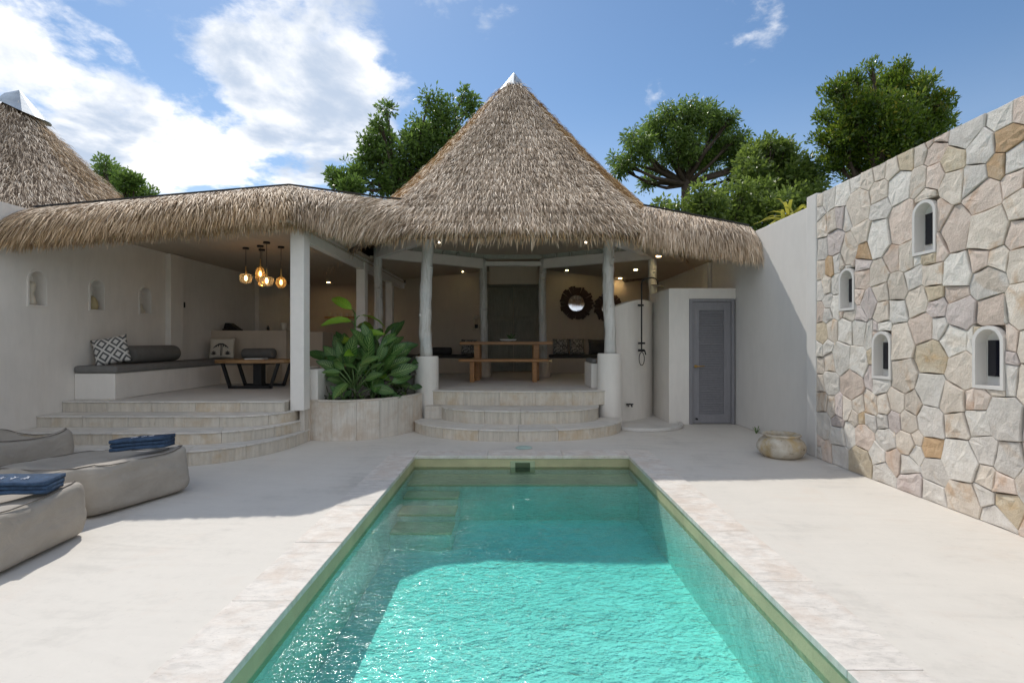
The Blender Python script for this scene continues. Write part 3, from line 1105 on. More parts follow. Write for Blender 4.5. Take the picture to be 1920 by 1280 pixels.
# ------------------------------------------------------------------ boundary walls
lwall = thing('boundary_wall', 'tall white plaster wall on the left with three arched niches', 'wall', (XL, 6, 0))
LT = lambda u, v, d: (XL - d, u, v)
n_l = [(6.385, 6.625), (7.315, 7.565), (8.29, 8.54)]
holes = [arch(a, b, 1.86, 2.29) for a, b in n_l]
wall_plate('wall', M['plaster'], lwall, [(2.2, 0), (14.2, 0), (14.2, 3.05), (2.2, 3.05)], holes, LT, None)
for h in holes:
    niche(lwall, h, LT, .16, M['plaster'])
box('pilaster', M['plaster'], lwall, XL + .001, XL + .10, 8.90, 9.25, FZ, 2.93, .008)
box('pilaster', M['plaster'], lwall, XL + .001, XL + .10, 12.0, 12.35, FZ, 2.93, .008)


def vase(prof, c, mat, label, n=20):
    return tag(MB().lathe(prof, c, n).build('vase', mat, smooth=True), label, 'vase')


vase([(0, 0), (.05, 0), (.058, .04), (.045, .10), (.028, .15), (.045, .20), (.052, .25), (.04, .29), (.025, .30)], (XL - .07, 6.49, 1.861), M['cream'],
     'slim cream hourglass vase standing in the nearest wall niche')
vase([(0, 0), (.062, 0), (.075, .05), (.065, .12), (.04, .17), (.012, .20), (0, .20)], (XL - .07, 7.44, 1.861), M['ochre_cer'],
     'yellowish egg shaped ornament in the middle wall niche')
vase([(0, 0), (.055, 0), (.062, .04), (.03, .10), (.022, .14), (.034, .155)], (XL - .07, 8.41, 1.861), M['cream'],
     'small bottle vase in the farthest wall niche')

rwall = thing('boundary_wall', 'smooth white plaster wall on the right between stone wall and shower room', 'wall', (XR, 7.5, 0))
box('wall', M['plaster_r'], rwall, XR, XR + .22, 6.38, 14.2, 0, 3.12, .012)
box('pilaster', M['plaster_r'], rwall, 3.665, 3.98, 6.17, 6.375, 0, 3.19, .012)
box('pilaster', M['plaster_r'], rwall, XR - .08, XR - .001, 9.7, 9.98, FZ, 2.9, .01)

# ------------------------------------------------------------------ stone wall
sw = thing('stone_wall', 'tall wall of irregular cream, lilac and ochre stones with arched slots', 'wall', (3.7, 3.5, 0))
SX = 3.665
ST = lambda u, v, d: (SX + d, u, v)
n_s = [(4.445, 4.65, 2.20, 2.63), (5.50, 5.70, 1.765, 2.175), (4.97, 5.175, 1.055, 1.475), (3.835, 4.04, 1.06, 1.495)]
sholes = [arch(*h) for h in n_s]
wall_plate('mortar_bed', M['mortar'], sw, [(.6, 0), (6.168, 0), (6.168, 3.14), (.6, 3.14)], sholes, lambda u, v, d: (SX + .045 + d, u, v), None, .2)
for (a, b, c, d), h in zip(n_s, sholes):
    nn_ = niche(sw, h, ST, .085, M['plaster_r'], fw=.026, proud=.012, start=0.0)
    MB().box(SX + .070, SX + .083, a + .012, b - .022, c + .07, d - .085).build('dark_pane', M['pane'], nn_)


def clip(poly, nx, ny, c):
    """keep nx*x+ny*y <= c"""
    out = []
    for i in range(len(poly)):
        p, q = poly[i], poly[(i + 1) % len(poly)]
        dp, dq = nx * p[0] + ny * p[1] - c, nx * q[0] + ny * q[1] - c
        if dp <= 0:
            out.append(p)
        if (dp < 0 < dq) or (dq < 0 < dp):
            t = dp / (dp - dq)
            out.append((p[0] + (q[0] - p[0]) * t, p[1] + (q[1] - p[1]) * t))
    return out


def area(poly):
    return abs(sum(poly[i][0] * poly[(i + 1) % len(poly)][1] - poly[(i + 1) % len(poly)][0] * poly[i][1] for i in range(len(poly)))) / 2 if len(poly) > 2 else 0


rs = random.Random(21)
sites = []


def split(u0, u1, v0, v1):
    w, h = u1 - u0, v1 - v0
    if w * h < rs.choice([.04, .06, .085, .115, .15, .19]) and max(w, h) < 2.1 * min(w, h):
        sites.append(((u0 + u1) / 2 + rs.uniform(-.13, .13) * w, (v0 + v1) / 2 + rs.uniform(-.13, .13) * h, (min(w, h) * .5) ** 2 * rs.uniform(.6, 1.15)))
        return
    k = rs.uniform(.34, .66)
    if w * rs.uniform(.7, 1.4) > h:
        split(u0, u0 + w * k, v0, v1)
        split(u0 + w * k, u1, v0, v1)
    else:
        split(u0, u1, v0, v0 + h * k)
        split(u0, u1, v0 + h * k, v1)


split(.55, 6.2, -.02, 3.2)
gap = .0026
cells = []
for i, (x, y, w) in enumerate(sites):
    poly = [(.604, .002), (6.166, .002), (6.166, 3.165), (.604, 3.165)]
    for j, (x2, y2, w2) in enumerate(sites):
        if i == j or abs(x - x2) + abs(y - y2) > 1.6:
            continue
        dx, dy = x2 - x, y2 - y
        L = math.hypot(dx, dy)
        c = (x2 * x2 + y2 * y2 - x * x - y * y + w - w2) / 2
        poly = clip(poly, dx / L, dy / L, c / L - gap * rs.uniform(.6, 1.3))
        if len(poly) < 3:
            break
    if area(poly) < .003:
        continue
    for (a, b, c0, d0) in n_s:
        m_ = .027
        rr = (b - a) / 2 + m_
        cu, cv = (a + b) / 2, d0 - (b - a) / 2
        planes = [(1, 0, a - m_), (-1, 0, -(b + m_)), (0, 1, c0 - m_), (0, -1, -(d0 + m_))]
        for ang in (45, 135, 20, 160, 68, 112):
            ca, sa = math.cos(math.radians(ang)), math.sin(math.radians(ang))
            planes.append((-ca, -sa, -(ca * cu + sa * cv + rr)))
        core = poly
        for q in ((1, 0, b + m_), (-1, 0, -(a - m_)), (0, 1, d0 + m_), (0, -1, -(c0 - m_))):
            core = clip(core, *q)
            if len(core) < 3:
                break
        if area(core) > 1e-5:
            rest, parts_ = poly, []
            for q in planes:
                pc_ = clip(rest, q[0], q[1], q[2] - .001)
                if area(pc_) > .0022:
                    parts_.append(pc_)
                rest = clip(rest, -q[0], -q[1], -q[2] - .003)
                if len(rest) < 3:
                    break
            parts_.sort(key=area)
            poly = parts_.pop() if parts_ else []
            cells += parts_
    if area(poly) < .0035:
        continue
    cells.append(poly)

for poly in cells:
    # roughen the outline a little, chamfer the face
    pts = []
    n_ = len(poly)
    for i in range(n_):
        p, q = Vector(poly[i]), Vector(poly[(i + 1) % n_])
        if (q - p).length < .012:
            continue
        pts.append(p)
        if (q - p).length > .12:
            d = (q - p).normalized()
            pts.append(p.lerp(q, rs.uniform(.35, .65)) + Vector((-d.y, d.x)) * rs.uniform(0.0, .008))
    if len(pts) < 3:
        continue
    c = sum(pts, Vector((0, 0))) / len(pts)
    n_ = len(pts)
    f0 = rs.uniform(-.010, .006)
    tu, tv = rs.uniform(-.035, .035), rs.uniform(-.035, .035)
    rad = math.sqrt(area([tuple(p) for p in pts]))
    if rad < .03:
        continue

    def face(p, k, ex):
        q = c + (p - c) * k
        return (SX + f0 + ex + (q.x - c.x) * tu + (q.y - c.y) * tv, q.x, q.y)
    V = [(SX + .05, p.x, p.y) for p in pts] + [face(p, 1, .006) for p in pts]
    k1 = 1 - min(.20, .009 / rad)
    V += [face(p, k1, rs.uniform(-.002, .003)) for p in pts]
    k2 = rs.uniform(.45, .62)
    V += [face(p, k2, rs.uniform(-.008, .003)) for p in pts]
    V.append(face(c + Vector((rs.uniform(-.2, .2), rs.uniform(-.2, .2))) * rad * .5, 1, rs.uniform(-.009, .003)))
    F = []
    for lv in range(3):
        for i in range(n_):
            F.append((lv * n_ + i, lv * n_ + (i + 1) % n_, (lv + 1) * n_ + (i + 1) % n_, (lv + 1) * n_ + i))
    for i in range(n_):
        F.append((3 * n_ + i, 3 * n_ + (i + 1) % n_, 4 * n_))
    mt = rs.choices(STONES, [30, 20, 14, 16, 20, 4, 5])[0]
    so = MB().add(V, F).build('stone', mt, sw)

# ------------------------------------------------------------------ pavilion
pav = thing('thatched_pavilion', 'open pavilion under a tall conical thatched roof with whitewashed log posts', 'pavilion', (0, 8.5, 0))
CONE = (.03, 11.35, 7.25, 3.11)
cf = cone_fn(CONE[0], CONE[1], CONE[2], CONE[3], 4.22, -PI / 2 - PI / 6, .22)
roof = grid_surface('roof', M['thatch_bed'], pav, cf, (0, 2 * PI), 97, 14, inset=.03, close_thick=.12)


def gold_cone(a, t):
    # the flank facing west is newer, orange thatch
    d = np.abs((a - (-PI / 2)))
    return np.where(d > PI / 6 + .02, .85, .05) + np.where(t > .9, .12, 0)


thatch_cover(roof, cf, (-PI / 2 - PI / 6, -PI / 2 + PI / 6), 52000, (.06, 1.0), .55, 7500, goldfn=gold_cone)
thatch_cover(roof, cf, (-PI / 2 + PI / 6, -PI / 2 + PI / 2), 9000, (.06, 1.0), .55, 1200, goldfn=gold_cone)
thatch_cover(roof, cf, (-PI / 2 - PI / 2, -PI / 2 - PI / 6), 9000, (.06, 1.0), .55, 1200, goldfn=gold_cone)
capm = MB()
ca = []
for k in range(12):
    a = 2 * PI * k / 12
    ca.append((CONE[0] + .36 * math.cos(a), CONE[1] + .36 * math.sin(a), 6.90 + .03 * math.sin(3 * a)))
capm.add(ca + [(CONE[0] + .02, CONE[1], 7.36)], [(k, (k + 1) % 12, 12) for k in range(12)])
capm.build('roof_cap', M['cap'], pav)

# posts: natural logs


def log_post(x, y, z0, z1, r, seed, parent, bend=.02):
    rr = random.Random(seed)
    path, rad = [], []
    k = 16
    for i in range(k + 1):
        t = i / k
        path.append((x + bend * math.sin(t * 5 + seed) + rr.uniform(-.006, .006), y + bend * .6 * math.cos(t * 4 + seed), z0 + (z1 - z0) * t))
        rad.append(r * (1.06 - .12 * t) * rr.uniform(.93, 1.08))
    mb = MB().tube(path, rad, 14)
    for j in range(3):
        i = rr.randrange(4, k - 1)
        p = Vector(path[i])
        a = rr.uniform(-2.6, -.5)
        d = Vector((math.cos(a), math.sin(a), .5))
        mb.tube([p + d * r * .5, p + d * (r + .015)], [r * .45, r * .25], 7)
    return mb.build('log_post', M['log'], parent, smooth=True)


FPX = (-1.43, 1.63)
log_post(FPX[0], 8.56, 1.12, 3.25, .098, 3, pav)
log_post(FPX[1], 8.56, 1.16, 3.25, .092, 8, pav)
for x, zt in ((FPX[0], 1.135), (FPX[1], 1.18)):
    MB().lathe([(.205, 0), (.203, .5), (.200, zt - .02), (.19, zt), (0, zt)], (x, 8.56, .02), 36).build('pillar_base', M['plaster'], pav, smooth=False)
SP = [(-2.66, 10.15), (2.83, 10.3)]
BP = [(-.64, 11.6), (.70, 11.6)]
for i, (x, y) in enumerate(SP + BP):
    log_post(x, y, FZ, 3.25, .085, 11 + i, pav, .012)
for x, y in BP:
    MB().lathe([(.17, 0), (.16, .38), (0, .38)], (x, y, FZ), 20).build('pillar_base', M['plaster_in'], pav)
ring = [(FPX[0], 8.56), SP[0], BP[0], BP[1], SP[1], (FPX[1], 8.56)]
for a, b in ((0, 1), (1, 2), (3, 4), (4, 5)):
    MB().obox((*ring[a], 3.155), (*ring[b], 3.155), .12, .21).build('ring_beam', M['paint'], pav, bevel=.006)
MB().obox((*ring[2], 3.155), (*ring[3], 3.155), .12, .10).build('ring_beam', M['paint'], pav, bevel=.006)
# lining boards below the cone, with battens and a ring pole
apx = Vector((.05, 10.6, 6.0))
RZ = 3.27
for i in range(6):
    a, b = Vector((*ring[i], RZ)), Vector((*ring[(i + 1) % 6], RZ))
    if i == 5:
        continue
    out = ((a + b) / 2 - Vector((apx.x, apx.y, RZ))).normalized()
    k = max(3, int((b - a).length / .34))
    for j in range(k):
        p, q = a.lerp(b, (j + .06) / k), a.lerp(b, (j + .94) / k)
        v_ = [p, q, q.lerp(apx, .62), p.lerp(apx, .62)]
        mb = MB()
        mb.add(v_ + [x + out * .02 + Vector((0, 0, .02)) for x in v_], [(0, 1, 2, 3), (7, 6, 5, 4), (0, 4, 5, 1), (1, 5, 6, 2), (2, 6, 7, 3), (3, 7, 4, 0)])
        mb.build('lining_board', M['lining'], pav)
        pb = a.lerp(b, j / k)
        MB().obox(pb - out * .02, pb.lerp(apx, .62) - out * .02, .045, .03, tuple(out)).build('batten', M['lining'], pav)
    for f in (.10, .26):
        MB().tube([a.lerp(apx, f) - out * .05, b.lerp(apx, f) - out * .05], .028, 8).build('ring_pole', M['lining'], pav, smooth=True)
# the rest of the hall: back wall, ceiling
BY = 13.5
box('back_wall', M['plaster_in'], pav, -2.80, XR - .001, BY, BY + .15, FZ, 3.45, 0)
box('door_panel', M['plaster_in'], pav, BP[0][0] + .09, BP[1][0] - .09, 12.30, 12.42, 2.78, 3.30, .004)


def zc(x):
    return 3.30 - .125 * max(0, abs(x) - .8) if x > 0 else 3.24 - .10 * max(0, abs(x) - .8)


def hall_ceiling(poly):
    mb = MB()
    n_ = len(poly)
    lo = [(x, y, zc(x)) for x, y in poly]
    hi = [(x, y, zc(x) + .05) for x, y in poly]
    mb.add(lo + hi, [tuple(range(n_)), tuple(range(2 * n_ - 1, n_ - 1, -1))] + [(i, n_ + i, n_ + (i + 1) % n_, (i + 1) % n_) for i in range(n_)])
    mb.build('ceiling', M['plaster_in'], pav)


hall_ceiling([(.72, 11.62), (2.83, 10.32), (3.79, 10.1), (3.79, 13.5), (.72, 13.5)])
hall_ceiling([(2.80, 10.28), (2.2, 9.2), (2.1, 8.2), (3.79, 8.2), (3.79, 10.09), (2.84, 10.30)])
hall_ceiling([(-.66, 11.62), (-.66, 13.5), (-2.80, 13.5), (-2.80, 10.1), (-2.66, 10.17)])
hall_ceiling([(-.655, 11.7), (.715, 11.7), (.715, 13.5), (-.655, 13.5)])
# roof slab over hall (unseen from the pool, keeps the sky out)
MB().box(-2.82, 4.0, 9.3, 14.2, 3.36, 3.44).build('roof_deck', M['plaster_in'], pav)
# old double door
dd = thing('double_door', 'tall old carved grey green double door at the back of the pavilion', 'door', (.03, BY - .1, FZ))
for x0, x1 in ((-.60, .035), (.045, .68)):
    lf = box('door_leaf', M['olddoor'], dd, x0, x1, BY - .06, BY - .012, FZ + .012, 2.83, .004)
    w = (x1 - x0)
    for (z0, z1) in ((FZ + .15, FZ + .75), (FZ + .85, FZ + 1.35), (FZ + 1.45, FZ + 2.1)):
        box('panel', M['olddoor'], lf, x0 + .10, x1 - .10, BY - .075, BY - .0615, z0, z1, .006)
MB().box(-.67, -.605, BY - .08, BY - .011, FZ, 2.91).box(.685, .75, BY - .08, BY - .011, FZ, 2.91).box(-.604, .684, BY - .08, BY - .011, 2.84, 2.91).build('door_frame', M['olddoor'], dd)
# benches built along the back wall
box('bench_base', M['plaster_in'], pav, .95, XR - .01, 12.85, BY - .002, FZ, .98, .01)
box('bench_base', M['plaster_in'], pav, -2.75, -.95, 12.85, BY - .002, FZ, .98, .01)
box('bench_end', M['plaster'], pav, 1.36, 1.475, 8.78, 9.6, FZ, 1.02, .008)


def cushion_box(name, mat, x0, x1, y0, y1, z0, z1, label, cat='seat cushion', group=None, r=.03):
    mb = MB().box(x0, x1, y0, y1, z0, z1)
    o = mb.build(name, mat, bevel=r)
    return tag(o, label, cat, group)


cushion_box('seat_cushion', M['dark_fab'], .96, XR - .02, 12.83, BY - .02, .982, 1.06, 'long charcoal seat pad on the bench below the mirrors')
cushion_box('seat_cushion', M['dark_fab'], -2.74, -.96, 12.83, BY - .02, .982, 1.06, 'charcoal seat pad on the back bench left of the dining table')
cushion_box('seat_cushion', M['grey_fab'], 1.375, 1.47, 8.80, 9.58, 1.022, 1.10, 'small grey pad on the low white bench end by right pillar')

# right wing roof


def patch_fn(r0, r1, e0, e1, bulge=.5, rmid=None, emid=None):
    r0, r1, e0, e1 = (np.array(x, float) for x in (r0, r1, e0, e1))

    def fn(a, t):
        a = np.asarray(a, float)[:, None]
        t = np.asarray(t, float)[:, None]
        r = r0 + (r1 - r0) * a
        e = e0 + (e1 - e0) * a
        th = t * PI / 2 * .92
        fx = (1 - bulge) * t + bulge * np.sin(th) / math.sin(PI / 2 * .92)
        fz = (1 - bulge) * t + bulge * (1 - np.cos(th)) / (1 - math.cos(PI / 2 * .92))
        p = r + (e - r) * fx
        p[:, 2:3] = r[:, 2:3] + (e[:, 2:3] - r[:, 2:3]) * fz
        return p
    return fn


def wing_roof(parent, fn, n, fringe, gold=.25, wid=(.007, .014)):
    o = grid_surface('roof', M['thatch_bed'], parent, fn, (0, 1), 40, 10, inset=.05, close_thick=.08)

    def gf(a, t):
        return gold * (.5 + 1.1 * t)
    thatch_cover(o, fn, (0, 1), n, (0.03, .98), .9, fringe, (.20, .42), gf, wid, flat=1.0)
    A = np.linspace(0, 1, 20)
    p, d, nn = surf_frames(fn, A, np.zeros(20))
    path = [tuple(q + np.array([0, .03, .035])) for q in p]
    mb = MB()
    for q0, q1 in zip(path[:-1], path[1:]):
        mb.obox(q0, q1, .06, .014)
    mb.build('ridge_edge', M['membrane'], o)
    return o


rf = patch_fn((2.15, 8.35, 3.60), (3.785, 8.15, 3.22), (1.95, 7.72, 3.01), (3.765, 7.88, 2.80), .5)
wing_roof(pav, rf, 12000, 3600, .18)
MB().prism([(2.0, 8.4), (3.79, 8.1), (3.79, 9.4), (2.0, 9.4)], 3.16, 3.20).build('roof_deck', M['plaster_in'], pav)

# ------------------------------------------------------------------ lounge wing
lo = thing('lounge_wing', 'open lounge room under a low thatched eave left of the pavilion', 'building', (-3, 7, FZ))
CZ = 2.94
box('column', M['paint'], lo, -3.03, -2.842, 6.99, 7.20, .455, 3.0, .008)
box('plinth', M['planter'], lo, -2.995, -2.845, 7.205, 7.32, 0, .57, .004)
box('plinth', M['planter'], lo, -2.93, -2.862, 7.06, 7.2045, 0, .45, .004)
box('beam', M['paint'], lo, -2.99, -2.88, 7.205, 9.95, 2.80, 3.02, .005)
box('beam', M['paint'], lo, -2.98, -2.86, 10.16, 13.6, 2.80, 3.02, .005)
box('column', M['paint'], lo, -3.03, -2.86, 9.955, 10.155, FZ, 3.02, .006)
box('column', M['paint'], lo, -2.98, -2.82, 12.05, 12.21, FZ, 2.795, .006)
box('back_wall', M['plaster_in'], lo, XL + .001, -2.805, 14.0, 14.15, FZ, 3.05, 0)
box('end_block', M['plaster'], lo, -3.16, -3.035, 7.30, 8.1, FZ, 1.01, .008)
# ceiling of planks
x = XL + .002
while x < -2.86:
    w = min(.145, -2.85 - x)
    MB().box(x + .002, x + w - .002, 6.55, 14.0, CZ, CZ + .02).build('ceiling_plank', M['ceiling'], lo)
    x += .145
MB().prism([(XL, 6.62), (-2.82, 7.0), (-2.35, 7.9), (-2.55, 8.5), (-2.80, 9.2), (-2.80, 14.2), (XL, 14.2)], 3.02, 3.06).build('roof_deck', M['plaster_in'], lo)
MB().prism([(-3.30, 7.56), (-1.95, 8.2), (-1.5, 8.7), (-2.6, 9.4), (-3.4, 9.2)], 3.44, 3.50).build('roof_deck', M['plaster_in'], lo)  # hidden deck added to block sun leaking between wing ridge and cone
la = patch_fn((-6.02, 6.42, 3.06), (-3.28, 7.50, 3.67), (-6.03, 6.10, 2.71), (-2.88, 6.65, 3.07), .42)
lb = patch_fn((-3.28, 7.50, 3.67), (-1.95, 8.15, 3.65), (-2.88, 6.65, 3.07), (-2.32, 7.64, 3.09), .45)
lc = patch_fn((-1.96, 8.14, 3.655), (-1.45, 8.35, 3.66), (-2.33, 7.635, 3.09), (-1.75, 7.74, 3.09), .45)
wing_roof(lo, lc, 3500, 1400, .15)
wing_roof(lo, la, 26000, 9000, .40)
wing_roof(lo, lb, 9000, 3000, .22)
# benches
box('bench_base', M['plaster'], lo, XL + .002, -5.47, 7.05, 9.60, FZ - .002, .96, .012)
box('bench_base', M['plaster_in'], lo, XL + .002, -4.60, 9.603, 10.245, FZ - .002, .96, .012)
ct = box('counter', M['plaster_in'], lo, XL + .002, -4.52, 10.25, 10.95, FZ - .002, 1.62, .01)
box('counter', M['plaster_in'], lo, -4.518, -3.9, 10.55, 11.15, FZ - .002, 1.60, .01)
cushion_box('seat_cushion', M['grey_fab'], XL + .004, -5.44, 7.03, 10.23, .962, 1.065, 'long grey seat pad on the bench along the left wall')
cushion_box('seat_cushion', M['grey_fab'], -5.437, -4.62, 9.58, 10.235, .962, 1.065, 'grey seat pad on the bench in front of the counter')
# kitchen wall shelf and wall fittings
sh = thing('wall_shelf', 'dark wooden shelf with cups on the kitchen back wall', 'shelf', (-4.2, 13.9, 2.0))
MB().box(-5.05, -3.55, 13.78, 13.998, 2.02, 2.07).build('shelf_board', M['slabwood'], sh)
for i in range(9):
    MB().lathe([(0, 0), (.035, 0), (.042, .10)], (-4.95 + i * .155, 13.88, 2.071), 10).build('cup', M['cream'], sh)
tag(MB().box(XL + .001, XL + .03, 9.30, 9.41, 2.02, 2.12).build('wall_switch', M['black'], bevel=.006),
    'small black switch box beside the pilaster on the left lounge wall', 'switch')
cm = thing('coffee_machine', 'low black machine with sloping lid on the lounge counter', 'machine', (-5.75, 10.55, 1.62))
MB().prism([(-5.92, 10.45), (-5.62, 10.45), (-5.62, 10.70), (-5.92, 10.70)], 1.622, 1.66).build('base', M['black'], cm, bevel=.01)
mb = MB()
mb.add([(-5.90, 10.46, 1.661), (-5.64, 10.46, 1.661), (-5.64, 10.69, 1.661), (-5.90, 10.69, 1.661), (-5.88, 10.48, 1.78), (-5.80, 10.48, 1.78), (-5.80, 10.67, 1.78), (-5.88, 10.67, 1.78)],
       [(0, 3, 2, 1), (4, 5, 6, 7), (0, 1, 5, 4), (1, 2, 6, 5), (2, 3, 7, 6), (3, 0, 4, 7)])
mb.build('lid', M['black'], cm, bevel=.01)
tag(MB().lathe([(0, 0), (.028, 0), (.03, .06), (.012, .085), (.012, .11)], (-5.05, 10.6, 1.621), 12).build('bottle', M['black'], smooth=True),
    'tiny dark bottle standing on the right of the lounge counter', 'bottle')
tag(MB().lathe([(0, 0), (.06, 0), (.065, .16), (0, .17)], (-4.72, 10.6, 1.621), 16).build('canister', M['cream'], smooth=True),
    'white canister on the counter close to the front column', 'canister')

# ------------------------------------------------------------------ neighbouring hut
hut = thing('thatched_hut', 'second conical thatched roof rising behind the left wall', 'hut', (-11.5, 12, 0))
hf = cone_fn(-11.55, 11.9, 7.15, 3.1, 4.3, -PI / 2 - PI / 6 + .35, .35)
hr = grid_surface('roof', M['thatch_bed'], hut, hf, (0, 2 * PI), 73, 12, inset=.03, close_thick=.1)
thatch_cover(hr, hf, (-PI / 2 - .5, PI / 12), 15000, (.08, 1.0), .55, 0, goldfn=lambda a, t: np.where(a > -.35, .6, .05))
MB().lathe([(3.4, 0), (3.4, 3.0)], (-11.55, 11.9, 0), 12).build('wall', M['plaster'], hut)
mb = MB()
ca = []
for k in range(20):
    a = 2 * PI * k / 20
    zz = 6.78 - .25 * math.cos(a - .1) + .03 * math.sin(4 * a)
    rr_ = 4.25 * (7.15 - zz) / 4.05 + .05
    ca.append((-11.55 + rr_ * math.cos(a), 11.9 + rr_ * math.sin(a), zz))
mb.add(ca + [(-11.80, 11.9, 7.17), (-11.45, 11.9, 7.24)], [(k, (k + 1) % 20, 21 if (k < 5 or k > 14) else 20) for k in range(20)] + [(5, 20, 21), (15, 21, 20)])
mb.build('roof_cap', M['cap'], hut)

# ------------------------------------------------------------------ shower room
sr = thing('shower_room', 'small white plaster cubicle with grey louvred door beside the right wall', 'cubicle', (3.2, 8.67, 0))
DX0, DX1, DZ = 3.0, XR - .02, 2.12
DY = 8.67
mb = MB()
mb.prism([(2.66, DY), (DX0, DY), (DX0, DY + .14), (2.78, DY + .14), (2.78, 9.9), (2.66, 9.9)], 0, 2.30)
mb.build('wall', M['plaster'], sr, bevel=.002)
box('lintel', M['plaster'], sr, DX0 + .001, XR - .002, DY, DY + .14, DZ + .001, 2.30, .0)
MB().box(2.781, XR - .002, DY + .141, 9.9, 2.22, 2.299).build('roof', M['plaster'], sr)
fr_ = MB().box(DX0 + .002, DX0 + .055, DY - .012, DY + .10, 0.0, DZ).box(DX1 - .055, DX1 - .002, DY - .012, DY + .10, 0.0, DZ).box(DX0 + .055, DX1 - .055, DY - .012, DY + .10, DZ - .05, DZ)
fr_.build('door_frame', M['doorgrey'], sr, bevel=.004)
door = thing('door', None, None)
door = box('door', M['doorgrey'], sr, DX0 + .06, DX0 + .165, DY + .02, DY + .06, .02, DZ - .055, .004) if False else door
bpy.data.objects.remove(door)
dr = MB()
a0, a1 = DX0 + .058, DX1 - .058
dr.box(a0, a0 + .115, DY + .02, DY + .06, .015, DZ - .053).box(a1 - .115, a1, DY + .02, DY + .06, .015, DZ - .053)
dr.box(a0 + .115, a1 - .115, DY + .02, DY + .06, .015, .15).box(a0 + .115, a1 - .115, DY + .02, DY + .06, DZ - .19, DZ - .053)
dr.box(a0 + .115, a1 - .115, DY + .055, DY + .059, .15, DZ - .19)
door = dr.build('door', M['doorgrey'], sr)
slat = None
z = .165
while z < DZ - .20:
    if slat is None:
        mb = MB()
        mb.add([(a0 + .116, DY + .022, -.014), (a1 - .116, DY + .022, -.014), (a1 - .116, DY + .050, .020), (a0 + .116, DY + .050, .020),
                (a0 + .116, DY + .022, -.006), (a1 - .116, DY + .022, -.006), (a1 - .116, DY + .050, .028), (a0 + .116, DY + .050, .028)],
               [(0, 3, 2, 1), (4, 5, 6, 7), (0, 1, 5, 4), (1, 2, 6, 5), (2, 3, 7, 6), (3, 0, 4, 7)])
        slat = mb.build('slat', M['doorgrey'], door)
        slat.location.z = z
    else:
        c = slat.copy()
        COL.objects.link(c)
        c.location.z = z
    z += .040
hx = a0 + .055
mb = MB().tube([(hx, DY + .02, .98), (hx, DY - .012, .98)], .024, 14).tube([(hx, DY - .012, .98), (hx, DY - .035, .98), (hx + .02, DY - .042, .98), (hx + .13, DY - .042, .985)], .0085, 8)
mb.build('handle', M['brass'], door, smooth=True)
MB().tube([(a0 + .07, DY + .02, .09), (a0 + .07, DY - .02, .09)], .016, 10).build('door_stop', M['black'], door)

# curved shower wall
cw = thing('shower_wall', 'curved white plaster shower wall with sloping top next to the cubicle', 'wall', (2.1, 9, 0))
R = 1.55
cc = (1.20, 10.20)
mb = MB()
n_ = 40
V, F = [], []
a_s, a_e = math.radians(-70), math.radians(-6)
for i in range(n_ + 1):
    a = a_s + (a_e - a_s) * i / n_
    h = 2.145 - .16 * max(0, (math.radians(-44) - a) / math.radians(26)) ** 1.6
    for rr_, zz in ((R, 0), (R, h), (R - .14, h), (R - .14, 0)):
        V.append((cc[0] + rr_ * math.cos(a), cc[1] + rr_ * math.sin(a), zz))
for i in range(n_):
    for k in range(4):
        F.append((i * 4 + k, i * 4 + (k + 1) % 4, (i + 1) * 4 + (k + 1) % 4, (i + 1) * 4 + k))
F += [(0, 1, 2, 3), (n_ * 4 + 3, n_ * 4 + 2, n_ * 4 + 1, n_ * 4)]
mb.add(V, F)
mb.build('wall', M['plaster'], cw, bevel=.012)
tray = thing('shower_tray', 'low rounded cement shower tray with raised kerb on the terrace', 'shower tray', (2.2, 8.4, 0))
tp = [(1.72, 8.05), (1.9, 7.94), (2.2, 7.91), (2.45, 7.98), (2.66, 8.13), (2.80, 8.33), (2.86, 8.62)]
tpts = resample([Vector(p) for p in tp], .04)
for _ in range(3):
    tpts = [tpts[0]] + [(tpts[i - 1] + tpts[i] * 2 + tpts[i + 1]) / 4 for i in range(1, len(tpts) - 1)] + [tpts[-1]]
tn = normals2(tpts)
MB().prism([(p.x, p.y) for p in tpts] + [(p.x, p.y) for p in reversed([a + b * .07 for a, b in zip(tpts, tn)])], .001, .055).build('kerb', M['floor'], tray, bevel=.012)
MB().prism([(p.x, p.y) for p in [a + b * .072 for a, b in zip(tpts, tn)]] + [(2.655, 8.66), (2.655, 9.75), (1.72, 8.9)], .001, .022).build('basin', M['floor'], tray)

# shower set
sx, sy = 2.26, 8.93
sh_ = thing('shower_set', 'black wall mounted rain shower with riser pipe, mixer and hose loop', 'shower', (sx, sy, 0))
path = [(sx, sy, 1.32), (sx, sy, 1.9), (sx, sy, 2.40), (sx + .01, sy, 2.455), (sx + .05, sy - .02, 2.485), (sx + .16, sy - .05, 2.505), (sx + .22, sy - .07, 2.49), (sx + .25, sy - .08, 2.45), (sx + .26, sy - .08, 2.37)]
MB().tube(path, .0125, 10).build('riser_pipe', M['black'], sh_, smooth=True)
mb = MB().lathe([(0, .025), (.03, .022), (.115, .006), (.115, -.004), (0, -.006)], (0, 0, 0), 28)
hd = mb.build('rain_head', M['black'], sh_, smooth=False)
hd.matrix_basis = Matrix.Translation((sx + .26, sy - .08, 2.36)) @ Matrix.Rotation(math.radians(7), 4, 'Y') @ Matrix.Rotation(math.radians(8), 4, 'X')
hd.matrix_parent_inverse = wm(sh_).inverted()
MB().tube([(sx, sy + .16, 2.03), (sx, sy - .005, 2.03)], .014, 8).tube([(sx - .07, sy - .02, 2.03), (sx + .03, sy - .02, 2.03)], .017, 10).build('bracket', M['black'], sh_, smooth=True)
